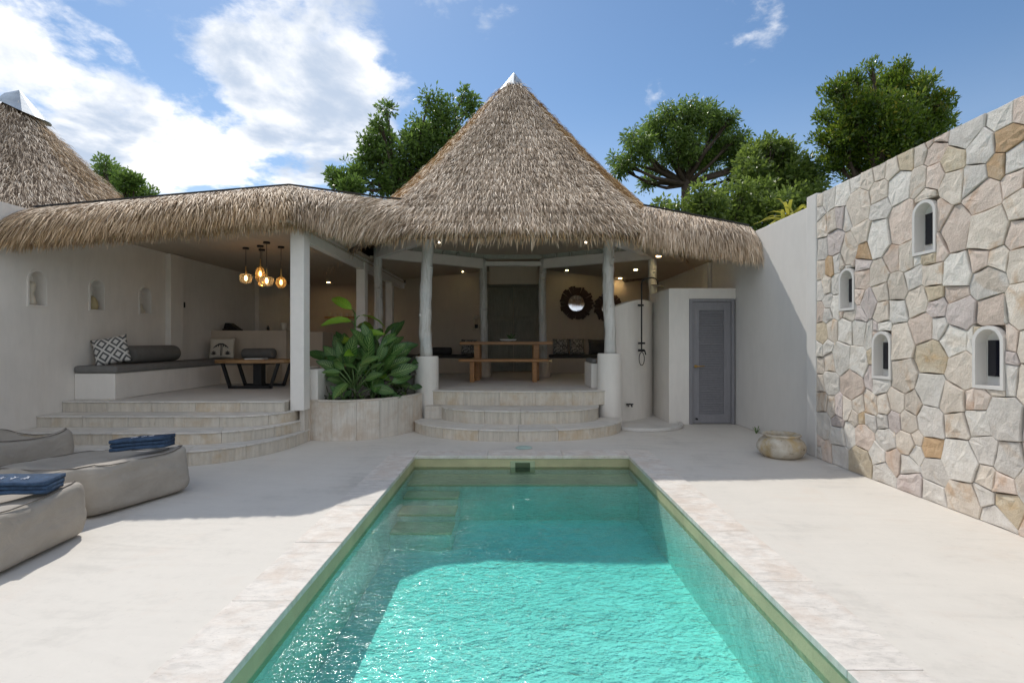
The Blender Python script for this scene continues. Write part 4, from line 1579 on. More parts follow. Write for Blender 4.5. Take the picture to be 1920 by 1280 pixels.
MB().tube([(sx - .06, sy, 1.37), (sx + .06, sy, 1.37)], .017, 10).tube([(sx, sy + .2, 1.37), (sx, sy, 1.37)], .014, 8).tube([(sx, sy, 1.37), (sx, sy, 1.25)], .012, 8).build('diverter', M['black'], sh_, smooth=True)
MB().tube([(sx - .06, sy, 1.245), (sx + .05, sy, 1.245)], .022, 12).tube([(sx + .05, sy - .01, 1.245), (sx + .065, sy - .03, 1.17)], .012, 8).tube([(sx, sy + .2, 1.245), (sx, sy, 1.245)], .014, 8).build('mixer', M['black'], sh_, smooth=True)
hp = []
for k in range(25):
    t = k / 24
    a = 2 * PI * t
    hp.append((sx + .045 * math.sin(a) * (1 if t > .1 else 1), sy - .01, 1.10 + .115 * math.cos(a) + .0))
MB().tube(hp, .007, 7).build('hose', M['black'], sh_, smooth=True)
tp_ = thing('wall_tap', 'tiny black tap low on the curved shower wall', 'tap', (2.02, 8.82, .3))
MB().tube([(1.985, 8.90, .315), (1.985, 8.76, .315), (1.985, 8.74, .29)], .012, 8).tube([(2.05, 8.92, .315), (2.05, 8.77, .315), (2.05, 8.75, .285)], .012, 8).tube([(1.96, 8.78, .325), (2.08, 8.78, .325)], .011, 8).build('spout', M['black'], tp_, smooth=True)

# ------------------------------------------------------------------ lights that the photo shows lit


def downlight(px, py, label, z=None):
    f = 0
    X = Y = None
    zz = z or 3.1
    for _ in range(6):
        Y = (zz - .012 - 1.4) * 960 / (640 - py)
        X = (px - 960) / 960 * Y
        zz = z if z else zc(X)
    Y = min(Y, 13.3)
    X = (px - 960) / 960 * Y
    zz = z if z else zc(X)
    t = thing('downlight', label, 'ceiling light', (X, Y, zz), 0, 'lit ceiling downlights')
    MB().lathe([(.060, -.012), (.062, 0), (.045, 0), (.045, -.012), (.060, -.012)], (X, Y, zz), 20, False).build('trim_ring', M['paint'], t)
    MB().lathe([(0, -.009), (.043, -.009)], (X, Y, zz), 16).build('lens', M['lamp'], t)


downlight(616, 530, 'lit ceiling downlight over the kitchen, left of the pair above the lime plant', CZ)
downlight(677, 526, 'lit ceiling downlight over the kitchen, next to the square column', CZ)
downlight(866, 509.6, 'lit ceiling downlight left of the double door')
downlight(1064, 507, 'lit ceiling downlight above the first round mirror')
downlight(1163, 523, 'lit ceiling downlight above the second mirror, lowest in view')
downlight(1192, 506, 'lit ceiling downlight just left of the shower pipe')
downlight(1234.7, 481, 'lit ceiling downlight above the rain shower head')
downlight(1256.5, 468.6, 'lit ceiling downlight closest to the right thatch fringe')
for px, lab in ((822, 'small black spotlight under the thatch by the left log post'), (1100, 'small black spotlight under the thatch near the right log post'),
                (981, 'black spotlight hanging under the middle of the pavilion eave')):
    py = 453 if px != 981 else 447
    p = P(px, py, 9.3)
    t = thing('spotlight', lab, 'spotlight', p)
    d = Vector((.3 if px < 960 else -.3, -.75, -.35)).normalized()
    MB().tube([p - d * .05, p + d * .06], [.03, .04], 12).tube([p - d * .03, p + Vector((0, .1, .35))], .012, 6).build('housing', M['black'], t)
    if px != 981:
        MB().tube([p + d * .061, p + d * .066], .018, 10).build('lens', M['lamp'], t)

PEND = [  # canopy px, py ; globe px, py, half width px, half height px, form, label
    (459, 464, 461, 522, 11, 9, 'drum', 'clear smoky drum pendant lamp, leftmost over the lounge', 'smoke'),
    (488, 460, 488, 514, 8.5, 14, 'tall', 'tall amber bottle shaped pendant lamp, highest of the cluster', 'amber'),
    (499, 453.5, 500, 527, 12.5, 8.5, 'drum', 'wide amber drum pendant lamp in the middle of the cluster', 'smoke'),
    (492, 467, 491, 531, 7, 6, 'ball', 'small amber ball pendant lamp behind the wide one', 'amber'),
    (526, 462, 527, 530, 9.5, 11, 'ball', 'round amber pendant lamp closest to the front column', 'amber')]
for (cx_, cy_, gx, gy, hw, hh_, form, lab, gm) in PEND:
    Y = 1.54 * 960 / (640 - cy_)
    top = P(cx_, cy_, Y)
    top.z = CZ - .002
    k = Y / 960
    gz = 1.4 + (640 - gy) * k
    w, h = hw * k, hh_ * k
    X = (gx - 960) * k
    t = thing('pendant_lamp', lab, 'pendant lamp', (X, Y, CZ), 0, 'glass pendant lamps over the lounge')
    MB().lathe([(0, 0), (.05, 0), (.05, -.028), (0, -.028)], (X, Y, CZ - .001), 18).build('canopy', M['black'], t)
    MB().tube([(X, Y, CZ - .028), (X, Y, gz + h + .12)], .004, 6).build('cord', M['black'], t)
    MB().lathe([(.003, .12), (.007, .12), (.007, .04), (.013, .035), (.013, 0), (0, 0)], (X, Y, gz + h), 12).build('socket', M['brass'], t)
    if form == 'drum':
        prof = [(.02, h), (w * .5, h * .98), (w * .93, h * .8), (w, h * .45), (w * .97, -h * .3), (w * .8, -h * .8), (w * .45, -h)]
    elif form == 'tall':
        prof = [(.02, h), (w * .55, h * .85), (w * .9, h * .5), (w, 0), (w, -h * .5), (w * .8, -h * .85), (w * .4, -h)]
    else:
        prof = [(.02, h)] + [(w * math.cos(a), h * math.sin(a)) for a in (1.1, .75, .4, 0, -.4, -.8, -1.15)]
    MB().lathe(prof, (X, Y, gz), 22).build('glass_shade', M[gm], t, smooth=True)
    MB().lathe([(0, .05), (.012, .045), (.022, .01), (.020, -.02), (0, -.04)], (X, Y, gz), 10).build('bulb', M['bulb'], t, smooth=True)

# ------------------------------------------------------------------ furniture
# dining table and bench
dt = thing('dining_table', 'long oiled teak dining table in the middle of the pavilion', 'table', (-.12, 10.75, FZ))
TY0, TY1 = 10.45, 11.2
for i in range(4):
    y0 = TY0 + (TY1 - TY0) * i / 4
    MB().box(-1.07, .83, y0 + .002, y0 + (TY1 - TY0) / 4 - .002, 1.335, 1.395).build('plank', M['teak'], dt, bevel=.006)
for x0, x1 in ((-.78, -.66), (.44, .56)):
    for y0 in (TY0 + .04, TY1 - .14):
        MB().box(x0, x1, y0, y0 + .10, FZ, 1.334).build('leg', M['teak'], dt, bevel=.006)
    MB().box(x0 + .02, x1 - .02, TY0 + .141, TY1 - .141, 1.22, 1.33).build('rail', M['teak'], dt)
bn = thing('bench', 'teak bench standing in front of the dining table', 'bench', (-.12, 10.2, FZ))
MB().box(-1.05, .72, 10.02, 10.34, 1.0, 1.055).build('seat', M['teak'], bn, bevel=.006)
for x0 in (-.83, .40):
    MB().box(x0, x0 + .09, 10.05, 10.31, FZ, .999).build('leg', M['teak'], bn, bevel=.006)
ty = thing('tray', 'white ceramic tray in the middle of the dining table', 'tray', (-.08, 10.8, 1.396))
mb = MB()
V, F = [], []
for (s, z) in ((0, .012), (.13, .012), (.17, .045), (.18, .05), (.16, .02), (0, .0)):
    for k in range(24):
        a = 2 * PI * k / 24
        V.append((-.08 + s * math.cos(a), 10.8 + s * .6 * math.sin(a), 1.396 + z))
for i in range(5):
    for k in range(24):
        F.append((i * 24 + k, i * 24 + (k + 1) % 24, (i + 1) * 24 + (k + 1) % 24, (i + 1) * 24 + k))
mb.add(V, F)
mb.build('dish', M['paper'], ty, smooth=True)

# coffee table
ctb = thing('coffee_table', 'live edge wood coffee table on black trapezoid steel legs', 'coffee table', (-4.45, 8.95, FZ))
top = []
for k in range(36):
    a = 2 * PI * k / 36
    c_, s_ = math.cos(a), math.sin(a)
    r_ = 1 + .05 * math.sin(3 * a + 1) + .03 * math.sin(7 * a)
    top.append((-4.45 + .66 * r_ * math.copysign(abs(c_) ** .45, c_), 8.98 + .36 * r_ * math.copysign(abs(s_) ** .55, s_)))
MB().prism(top, 1.03, 1.09).build('tabletop', M['slabwood'], ctb, bevel=.012)
for y in (8.72, 9.22):
    mb = MB()
    mb.obox((-4.93, y, 1.028), (-4.80, y, FZ + .02), .045, .05, (0, 1, 0)).obox((-3.98, y, 1.028), (-4.11, y, FZ + .02), .045, .05, (0, 1, 0))
    mb.obox((-4.82, y, FZ + .0225), (-4.09, y, FZ + .0225), .05, .045)
    mb.build('leg_frame', M['black'], ctb)
MB().box(-4.50, -4.36, 8.90, 9.06, FZ, 1.029).build('centre_leg', M['black'], ctb)
bk = MB().box(-4.60, -4.30, 8.80, 9.02, 1.091, 1.108)
tag(bk.build('book', M['paper'], bevel=.003), 'white booklet lying on the live edge coffee table', 'book')


def super_box(nx, ny, nz, p):
    bm = bmesh.new()
    bmesh.ops.create_cube(bm, size=2)
    bmesh.ops.subdivide_edges(bm, edges=bm.edges, cuts=max(nx, ny, nz), use_grid_fill=True)
    for v_ in bm.verts:
        k = (abs(v_.co.x) ** p + abs(v_.co.y) ** p + abs(v_.co.z) ** p) ** (1 / p)
        v_.co /= k
    return bm


def pillow(name, mat, w, h, t, loc, rot, label, cat='cushion', parent=None):
    bm = bmesh.new()
    bmesh.ops.create_grid(bm, x_segments=18, y_segments=18, size=1)
    geo = bmesh.ops.duplicate(bm, geom=bm.faces[:] + bm.verts[:] + bm.edges[:])
    low = {e for e in geo['geom'] if isinstance(e, bmesh.types.BMVert)}
    for v_ in bm.verts:
        x, y = v_.co.x, v_.co.y
        th = t / 2 * (max(0, 1 - x ** 4) * max(0, 1 - y ** 4)) ** .6
        pull = 1 - .07 * ((1 - x * x) * abs(y) ** 3 + (1 - y * y) * abs(x) ** 3)
        th += .008 * noise.noise(Vector((x * 3, y * 3, 2 if v_ in low else 7))) * (1 - max(abs(x), abs(y)))
        v_.co = Vector((x * w / 2 * pull, y * h / 2 * pull, -th if v_ in low else th))
    bmesh.ops.remove_doubles(bm, verts=bm.verts, dist=.0008)
    bmesh.ops.recalc_face_normals(bm, faces=bm.faces)
    me = bpy.data.meshes.new(name)
    bm.to_mesh(me)
    bm.free()
    o = link_mesh(name, me, mat, None, True)
    o.location = loc
    o.rotation_euler = rot
    return tag(o, label, cat)


R_ = math.radians
pillow('cushion', M['diamond'], .43, .42, .14, (-5.76, 7.36, 1.27), (R_(70), R_(-13), R_(28)), 'white cushion with grey diamond pattern leaning on the left wall')
pc = pillow('cushion', M['linen'], .46, .42, .14, (-5.62, 9.93, 1.27), (R_(76), 0, R_(14)), 'cream cushion printed with a dark palm tree')
# palm print on that cushion, flat print laid just over the cloth
mb = MB()


def pz(x, y):
    a, c_ = x / .23, y / .21
    return .07 * (max(0, 1 - a ** 4) * max(0, 1 - c_ ** 4)) ** .6 + .016


def ribbon(ptsl, w0, w1):
    V, F = [], []
    for i, (x, y) in enumerate(ptsl):
        t = i / (len(ptsl) - 1)
        nx, ny = (ptsl[min(i + 1, len(ptsl) - 1)][0] - ptsl[max(i - 1, 0)][0], ptsl[min(i + 1, len(ptsl) - 1)][1] - ptsl[max(i - 1, 0)][1])
        L = math.hypot(nx, ny) or 1
        w = (w0 + (w1 - w0) * t) / 2
        for s in (-1, 1):
            xx, yy = x - ny / L * w * s, y + nx / L * w * s
            V.append((xx, yy, pz(xx, yy)))
    for i in range(len(ptsl) - 1):
        F.append((2 * i, 2 * i + 1, 2 * i + 3, 2 * i + 2))
    mb.add(V, F)


for k in range(9):
    a = PI * (.02 + .96 * k / 8)
    L = .13
    pts_ = [(L * t * math.cos(a), .055 + L * .75 * t * math.sin(a) * (1.25 - t) - .07 * t * t) for t in (0, .25, .5, .75, 1)]
    ribbon(pts_, .012, .016)
ribbon([(0, .055), (.004, -.04), (0, -.16)], .010, .016)
ribbon([(.02, .03), (.025, -.06), (.02, -.16)], .006, .010)
for sx_ in (-1, 1):
    for k in range(5):
        a = PI * (.1 + .2 * k)
        ribbon([(sx_ * .12, -.14), (sx_ * .12 + .05 * math.cos(a), -.14 + .07 * math.sin(a))], .022, .016)
me = mb.mesh('palm_print')
pr = link_mesh('palm_print', me, M['dark_fab'])
pr.parent = pc

# bolsters


def bolster(a, b, r, mat, label):
    a, b = Vector(a), Vector(b)
    d = (b - a).normalized()
    L = (b - a).length
    prof = [(0, -.004), (.35, .0), (.8, .015), (.97, .06), (1, .12)]
    path, rad = [], []
    for rr_, t in prof:
        path.append(a + d * t * .5)
        rad.append(max(.001, rr_ * r))
    for rr_, t in reversed(prof):
        path.append(b - d * t * .5)
        rad.append(max(.001, rr_ * r))
    o = MB().tube(path, rad, 24).build('bolster', mat, smooth=True)
    return tag(o, label, 'bolster')


bolster((-5.80, 7.70, 1.20), (-5.86, 8.88, 1.20), .137, M['grey_fab'], 'thick grey bolster lying on the left wall bench')
bolster((-5.30, 10.08, 1.165), (-4.66, 10.08, 1.165), .10, M['grey_fab'], 'thin grey bolster on the bench before the counter')
bolster((-2.15, 13.2, 1.155), (-1.55, 13.2, 1.155), .095, M['dark_fab'], 'dark bolster on the back bench left of the log post')
pillow('cushion', M['speckle'], .42, .42, .13, (1.26, 13.28, 1.27), (R_(78), 0, 0), 'speckled cushion on the bench under the first round mirror')
pillow('cushion', M['speckle'], .40, .42, .13, (1.68, 13.30, 1.265), (R_(78), 0, R_(4)), 'finely speckled cushion, right of the pair under the mirrors')
pillow('cushion', M['dark_fab'], .75, .40, .14, (2.35, 13.30, 1.26), (R_(78), 0, 0), 'wide dark back cushion beside the speckled pair')
pillow('cushion', M['speckle'], .40, .40, .13, (-1.12, 13.27, 1.26), (R_(78), 0, 0), 'speckled cushion on the back bench behind the dining table')

# sunburst mirrors


def sun_mirror(px, py, rpx, label, seed):
    Y = BY - .03
    c = P(px, py, Y)
    r = rpx * Y / 960
    t = thing('sunburst_mirror', label, 'mirror', c, 0, 'sunburst mirrors on the back wall')
    MB().tube([(c.x, Y + .027, c.z), (c.x, Y - .005, c.z)], r * .62, 40).build('backing', M['stick'], t)
    MB().tube([(c.x, Y - .006, c.z), (c.x, Y - .030, c.z)], r * .47, 48).build('glass', M['mirror'], t)
    rr = random.Random(seed)
    base = MB()
    base.add([(-.5, -.022, .50), (.5, -.022, .50), (.5, .0, .50), (-.5, .0, .50), (-.8, -.02, 1.0), (.8, -.02, 1.0), (.8, .0, 1.0), (-.8, .0, 1.0)],
             [(0, 3, 2, 1), (4, 5, 6, 7), (0, 1, 5, 4), (1, 2, 6, 5), (2, 3, 7, 6), (3, 0, 4, 7)])
    me = base.mesh('ray')
    for k in range(44):
        o = link_mesh('ray', me, M['stick'])
        a = 2 * PI * k / 44 + rr.uniform(-.02, .02)
        o.matrix_basis = Matrix.Translation(c + Vector((0, -.006 - .006 * (k % 2), 0))) @ Matrix.Rotation(a, 4, 'Y') @ Matrix.Diagonal((r * .085, 1, r * rr.uniform(.90, 1.03), 1))
        o.parent = t
        o.matrix_parent_inverse = wm(t).inverted()


sun_mirror(1080.5, 568.5, 32, 'round mirror in a full dark stick sunburst frame right of the door', 4)
sun_mirror(1141, 577, 28, 'second dark sunburst mirror half hidden behind the right log post', 9)

# things fixed near the left back post
ln_ = thing('wall_lantern', 'small cream lantern with a dark candle by the left back post', 'lantern', (-.95, 13.4, 1.85))
mb = MB().lathe([(0, 0), (.10, 0), (.10, .02), (.0, .02)], (-.93, 13.36, 1.72), 16)
mb.lathe([(.075, .26), (.10, .26), (.06, .34), (0, .36)], (-.93, 13.36, 1.72), 16)
for k in range(4):
    a = PI / 4 + k * PI / 2
    mb.tube([(-.93 + .085 * math.cos(a), 13.36 + .085 * math.sin(a), 1.73), (-.93 + .085 * math.cos(a), 13.36 + .085 * math.sin(a), 1.99)], .008, 6)
mb.build('cage', M['cream'], ln_)
MB().lathe([(0, 0), (.04, 0), (.04, .1), (0, .1)], (-.93, 13.36, 1.741), 12).build('candle', M['black'], ln_)

# ------------------------------------------------------------------ bean bags, towels, pot


def bean_bag(loc, rz, length, width, hfoot, label, seed, hback=.62, peak=0.0):
    t = thing('bean_bag', label, 'bean bag', loc, rz, 'taupe bean bags beside the pool')
    bm = super_box(17, 17, 17, 10)
    rr = random.Random(seed)

    def top_h(s):  # s 0 foot .. 1 back
        u = min(1, s / .42)
        w = max(0, min(1, (s - .62) / .38))
        u, w = u * u * (3 - 2 * u), w * w * (3 - 2 * w)
        mid = hfoot * .84
        return hfoot + (mid - hfoot) * u + (hback - mid) * w
    off = Vector((seed * 3.1, seed * 1.7, 0))
    for v_ in bm.verts:
        x, y, z_ = v_.co
        s = (1 - x) / 2
        h = top_h(s)
        sag = .045 * (1 - y * y) * (1 - abs(2 * s - 1) ** 3)
        cor = peak * max(0, x) ** 4 * abs(y) ** 4
        zz = (z_ + 1) / 2
        nx = .034 * noise.noise(Vector((x * 2.2, y * 2.2, z_ * 2.2)) + off) + .010 * noise.noise(Vector((x * 6, y * 6, z_ * 5)) + off)
        belly = 1 + .05 * math.sin(PI * zz) - .05 * zz
        px_ = -length * s + (belly - 1) * .35 * (1 if x > 0 else -1)
        py_ = y * width / 2 * belly + nx * .5
        pz_ = max(.0, zz * (h + cor) - sag * zz + (nx * .8 if zz > .2 else 0))
        v_.co = Vector((px_ + nx * .5, py_, pz_))
    me = bpy.data.meshes.new('cover')
    bm.to_mesh(me)
    bm.free()
    o = link_mesh('cover', me, M['bean'], None, True)
    o.parent = t
    sm = o.modifiers.new('smooth', 'SUBSURF')
    sm.levels = 1
    sm.render_levels = 1
    # piping along the top rim
    V = me.vertices
    ring_ = []
    for k in range(60):
        a = 2 * PI * k / 60
        c_, s_ = math.cos(a), math.sin(a)
        x = math.copysign(abs(c_) ** .3, c_) * .965
        y = math.copysign(abs(s_) ** .3, s_) * .955
        # nearest top vertex by design coordinates
        X_, Y_ = -length * (1 - x) / 2, y * width / 2
        best = min((v_ for v_ in V if v_.co.z > hfoot * .6), key=lambda q: (q.co.x - X_) ** 2 + (q.co.y - Y_) ** 2 - .06 * q.co.z)
        ring_.append(best.co + Vector((0, 0, .004)))
    sm_ = [(ring_[i - 1] + ring_[i] * 2 + ring_[(i + 1) % 60]) / 4 for i in range(60)]
    mb = MB().tube(sm_ + [sm_[0]], .0045, 6, cap=False)
    me2 = mb.mesh('piping')
    q = link_mesh('piping', me2, M['piping'], None, True)
    q.parent = t
    return t


bean_bag((-3.05, 3.32, 0), R_(3), 1.35, .88, .40, 'taupe bean bag lounger nearest to the camera with a navy towel', 2, .40, .03)
bean_bag((-3.14, 4.40, 0), R_(-19), 1.45, .92, .42, 'middle taupe bean bag lounger, half in sun, towel on its far corner', 5, .30, .06)
bean_bag((-4.80, 5.14, 0), R_(-14), 1.2, .82, .44, 'rear taupe bean bag with a pointed corner in front of the steps', 9, .42, .16)


def towel(loc, rot, L, W_, H, label, seed):
    t = thing('towel', label, 'towel', loc, 0, 'navy folded towels on the bean bags')
    t.rotation_euler = rot
    mb = MB()
    # one cloth folded over itself: a closed profile with three visible layers
    k = 18
    prof = []
    for i in range(3):
        z0 = H * (i / 3)
        prof.append((-W_ / 2 + .012 * (i == 1), z0, z0 + H / 3 * .94))
    for i, (y0, z0, z1) in enumerate(prof):
        pts_ = []
        hh = (z1 - z0) / 2
        for j in range(9):
            a = PI / 2 + PI * j / 8
            pts_.append((y0 + hh + hh * math.cos(a), z0 + hh + hh * math.sin(a)))
        pts_ += [(W_ / 2 - .01 * (2 - i), z0), (W_ / 2 - .01 * (2 - i), z1)]
        n_ = len(pts_)
        V, F = [], []
        for s in range(k + 1):
            x = -L / 2 + L * s / k
            for (y, z_) in pts_:
                w = .006 * noise.noise(Vector((x * 9 + seed, y * 9, i * 3)))
                V.append((x, y + w, z_ + w))
        for s in range(k):
            for j in range(n_):
                F.append((s * n_ + j, s * n_ + (j + 1) % n_, (s + 1) * n_ + (j + 1) % n_, (s + 1) * n_ + j))
        F += [tuple(range(n_)), tuple(range(k * n_, (k + 1) * n_))]
        me = MB().add(V, F).mesh('fold')
        o = link_mesh('fold', me, M['towel'], None, True)
        o.parent = t
    rr = random.Random(seed)
    mb = MB()
    for g_ in range(3):
        cx_ = -.06 + .075 * g_
        strokes = [[(-.02, -.02), (0, .022), (.018, -.015)], [(-.018, .0), (.0, -.01), (.02, .012)], [(-.012, .02), (.008, .005), (.0, -.022)]]
        for s in (strokes[g_], strokes[(g_ + 1) % 3]):
            mb.tube([(cx_ + a * .9, b * 1.3 - .01, H + .003) for a, b in s], .0028, 5)
    e = link_mesh('embroidery', mb.mesh('embroidery'), M['thread'])
    e.parent = t
    return t


towel((-3.37, 4.68, .425), (R_(-2), R_(-4), R_(6)), .46, .20, .105, 'navy folded towel with white stitching on the middle bean bag', 3)
towel((-3.34, 3.42, .405), (R_(2), R_(2), R_(12)), .50, .21, .085, 'navy folded towel with white stitching on the nearest bean bag', 8)

pt = thing('pot', 'low wide weathered clay pot by the foot of the white wall', 'pot', (3.28, 6.24, 0))
prof = [(0, .0), (.19, .0), (.235, .035), (.268, .09), (.272, .14), (.25, .19), (.215, .222), (.196, .232), (.196, .248), (.214, .258), (.218, .272), (.205, .282), (.190, .274), (.180, .24), (.20, .20), (.20, .10), (0, .08)]
mb = MB().lathe(prof, (3.28, 6.24, 0), 40)
mb.v = [(x + .006 * noise.noise(Vector((x * 9, y * 9, z * 9))), y + .006 * noise.noise(Vector((x * 8, y * 8, z * 8 + 4))), z) for x, y, z in mb.v]
mb.build('body', M['pot'], pt, smooth=True)
sp = thing('weed', 'tiny dark weed growing at the foot of the white wall', 'weed', (3.72, 7.8, 0))
mb = MB()
for k in range(5):
    a = k * 1.3
    mb.obox((3.72, 7.8, .0), (3.72 + .05 * math.cos(a), 7.8 + .04 * math.sin(a), .07 + .012 * k), .012, .006)
mb.build('leaf', M['stemgreen'], sp)

# ------------------------------------------------------------------ planting


def leaf_mesh(name, mat, prof, curl=.25, fold=.18, n=9):
    """blade along +Y from the stalk, unit length; prof(t) half width"""
    V, F, UV = [], [], []
    for i in range(n + 1):
        t = i / n
        w = prof(t)
        y = t * math.cos(curl * t * .6)
        z = -curl * t * t * .6
        for j, s in enumerate((-1, -.5, 0, .5, 1)):
            V.append((s * w, y, z + fold * w * abs(s) + .012 * math.sin(t * 20) * (abs(s) == 1)))
            UV.append((.5 + s / 2, t))
    for i in range(n):
        for j in range(4):
            q = i * 5 + j
            F.append((q, q + 1, q + 6, q + 5))
    me = bpy.data.meshes.new(name)
    me.from_pydata(V, [], F)
    uvl = me.uv_layers.new(name='UVMap')
    for lp_ in me.loops:
        uvl.data[lp_.index].uv = UV[lp_.vertex_index]
    me.polygons.foreach_set('use_smooth', [True] * len(me.polygons))
    me.materials.append(mat)
    return me


broad = lambda t: .245 * (math.sin(PI * min(1, t * .96 + .03)) ** .75) * (1.12 - .35 * t)
paddle = lambda t: .17 * math.sin(PI * min(1, t ** .8 * .97 + .02)) ** .7
strap = lambda t: .075 * math.sin(PI * min(1, t * .95 + .04)) ** .6
LM = {'dieff': leaf_mesh('leaf', M['dieff'], broad, .35, .22), 'dark': leaf_mesh('leaf', M['dieff_dark'], broad, .45, .25),
      'lime': leaf_mesh('leaf', M['lime'], paddle, .75, .25), 'ti': leaf_mesh('leaf', M['ti'], strap, .9, .3)}


def broad_plant(name, base, height, n, size, kind, label, cat='plant', seed=0, spread=.30, up=.6, group=None, face=1.0):
    rr = random.Random(seed)
    t = thing(name, label, cat, base, 0, group)
    b = Vector(base)
    st = MB()
    crown = b + Vector((rr.uniform(-.03, .03), rr.uniform(-.03, .03), height))
    st.tube([b - Vector((0, 0, .03)), b.lerp(crown, .5) + Vector((rr.uniform(-.02, .02), 0, 0)), crown], [.02, .018, .014], 7)
    for k in range(n):
        f = k / max(1, n - 1)
        az = k * 2.399 + rr.uniform(-.35, .35)
        el = up * (.25 + .95 * f) + rr.uniform(-.12, .12)
        d = Vector((math.cos(az) * math.cos(el), math.sin(az) * math.cos(el), math.sin(el)))
        root = b.lerp(crown, .35 + .65 * f)
        pl_ = spread * rr.uniform(.7, 1.1)
        tip = root + d * pl_ + Vector((0, 0, pl_ * .45))
        st.tube([root, root.lerp(tip, .55) + Vector((0, 0, .02)), tip], [.011, .009, .007], 6)
        o = bpy.data.objects.new('leaf', LM[kind])
        COL.objects.link(o)
        y_ax = (d + Vector((0, 0, .25 * up - .15))).normalized()
        fz = Vector((rr.uniform(-.5, .5), -face, rr.uniform(.3, 1.1) + (1 - face)))
        x_ax = y_ax.cross(fz).normalized()
        z_ax = x_ax.cross(y_ax)
        rot = Matrix((x_ax, y_ax, z_ax)).transposed().to_4x4()
        rot = rot @ Matrix.Rotation(rr.uniform(-.45, .45), 4, 'Y') @ Matrix.Rotation(rr.uniform(-.75, .25), 4, 'X')
        s = size * rr.uniform(.65, 1.3)
        o.matrix_basis = Matrix.Translation(tip) @ rot @ Matrix.Diagonal((s, s, s, 1))
        o.parent = t
        o.matrix_parent_inverse = wm(t).inverted()
    st.build('stem', M['stemgreen'], t, smooth=True)
    return t


g_ = 'variegated dumb cane plants in the planter'
broad_plant('dumb_cane', (-2.46, 7.80, .48), .42, 18, .40, 'dieff', 'broad speckled dumb cane next to the white front column', seed=1, up=1.0, spread=.22, group=g_)
broad_plant('dumb_cane', (-2.12, 7.85, .48), .55, 22, .42, 'dieff', 'tallest speckled dumb cane in the centre of the planter', seed=2, up=.95, group=g_)
broad_plant('dumb_cane', (-2.06, 7.92, .48), .44, 13, .36, 'dieff', 'speckled dumb cane on the right of the planter', seed=3, up=1.0, spread=.22, group=g_)
broad_plant('dumb_cane', (-2.30, 7.55, .48), .28, 15, .36, 'dieff', 'low speckled dumb cane at the front of the planter', seed=4, up=.8, group=g_)
broad_plant('dumb_cane', (-2.10, 7.62, .48), .20, 7, .26, 'dieff', 'small pale dumb cane close to the planter rim', seed=5, up=.95, group=g_)
broad_plant('dumb_cane', (-2.62, 8.15, .48), .50, 10, .34, 'dark', 'dark green broad leaf plant behind the front column', seed=6, up=.8, group='dark broad leaf plants in the planter')
broad_plant('dumb_cane', (-2.10, 8.3, .48), .70, 11, .32, 'dark', 'dark green broad leaf plant at the back of the planter', seed=7, up=.9, group='dark broad leaf plants in the planter')
broad_plant('dumb_cane', (-1.84, 8.2, .48), .22, 9, .20, 'dark', 'low dark plant beside the left pillar base', seed=8, up=.6, group='dark broad leaf plants in the planter')
broad_plant('bird_nest_plant', (-2.42, 7.9, .48), 1.34, 10, .50, 'lime', 'tall lime green plant rising above the planter', seed=12, spread=.09, up=.55, face=.8)
broad_plant('ti_plant', (-1.74, 8.36, .48), .50, 16, .36, 'ti', 'purple strap leaf plant leaning on the left pillar', seed=14, spread=.05, up=.9)
for i, (x, y, lab) in enumerate(((-2.66, 7.50, 'tiny dark seedling at the planter corner by the column'), (-2.42, 7.42, 'tiny dark seedling at the planter rim, second from the column'),
                                 (-2.15, 7.42, 'tiny dark seedling in the middle of the planter rim'), (-1.86, 7.66, 'tiny dark seedling near the right curve of the planter'),
                                 (-1.70, 7.98, 'tiny dark seedling in front of the pillar base'))):
    broad_plant('seedling', (x, y, .49), .08, 8, .15, 'dark' if i % 2 else 'ti', lab, seed=30 + i, spread=.06, up=.7, group='dark seedlings along the planter rim')
broad_plant('table_plant', (.0, 10.8, 1.41), .05, 8, .10, 'dark', 'tiny green plant in the white table tray', seed=50, spread=.03, up=.9)


# ------------------------------------------------------------------ trees


def leaf_cloud(name, mat, parent, centers, tone0, size, seed, per=14, spreadr=.35, aspect=.42, up=.0, droop=.0):
    r = np.random.default_rng(seed)
    C_ = np.repeat(centers, per, axis=0)
    N = len(C_)
    off = r.normal(0, 1, (N, 3))
    off /= np.linalg.norm(off, axis=1, keepdims=True)
    p = C_ + off * (spreadr * r.uniform(.25, 1, (N, 1)))
    d = off + r.normal(0, .35, (N, 3))
    d[:, 2] += up - droop
    d /= np.linalg.norm(d, axis=1, keepdims=True)
    rv = r.normal(0, 1, (N, 3))
    rv[:, 2] *= .5
    s = np.cross(d, rv)
    s /= np.linalg.norm(s, axis=1, keepdims=True) + 1e-9
    L = size * r.uniform(.65, 1.25, (N, 1))
    nn = np.cross(s, d)
    V = np.empty((N, 4, 3))
    V[:, 0] = p
    V[:, 1] = p + d * L * .5 + s * L * aspect * .5 + nn * L * .06
    V[:, 2] = p + d * L - nn * L * .10
    V[:, 3] = p + d * L * .5 - s * L * aspect * .5 + nn * L * .06
    me = bpy.data.meshes.new(name)
    me.vertices.add(N * 4)
    me.vertices.foreach_set('co', V.ravel())
    me.loops.add(N * 4)
    me.loops.foreach_set('vertex_index', np.arange(N * 4))
    me.polygons.add(N)
    me.polygons.foreach_set('loop_start', np.arange(N) * 4)
    me.update(calc_edges=True)
    tone = np.clip(np.repeat(tone0, per) + r.normal(0, .22, N), 0, 1)
    at = me.attributes.new('tone', 'FLOAT', 'POINT')
    at.data.foreach_set('value', np.repeat(tone, 4))
    o = link_mesh(name, me, mat, parent)
    o['kind'] = 'stuff'
    return o


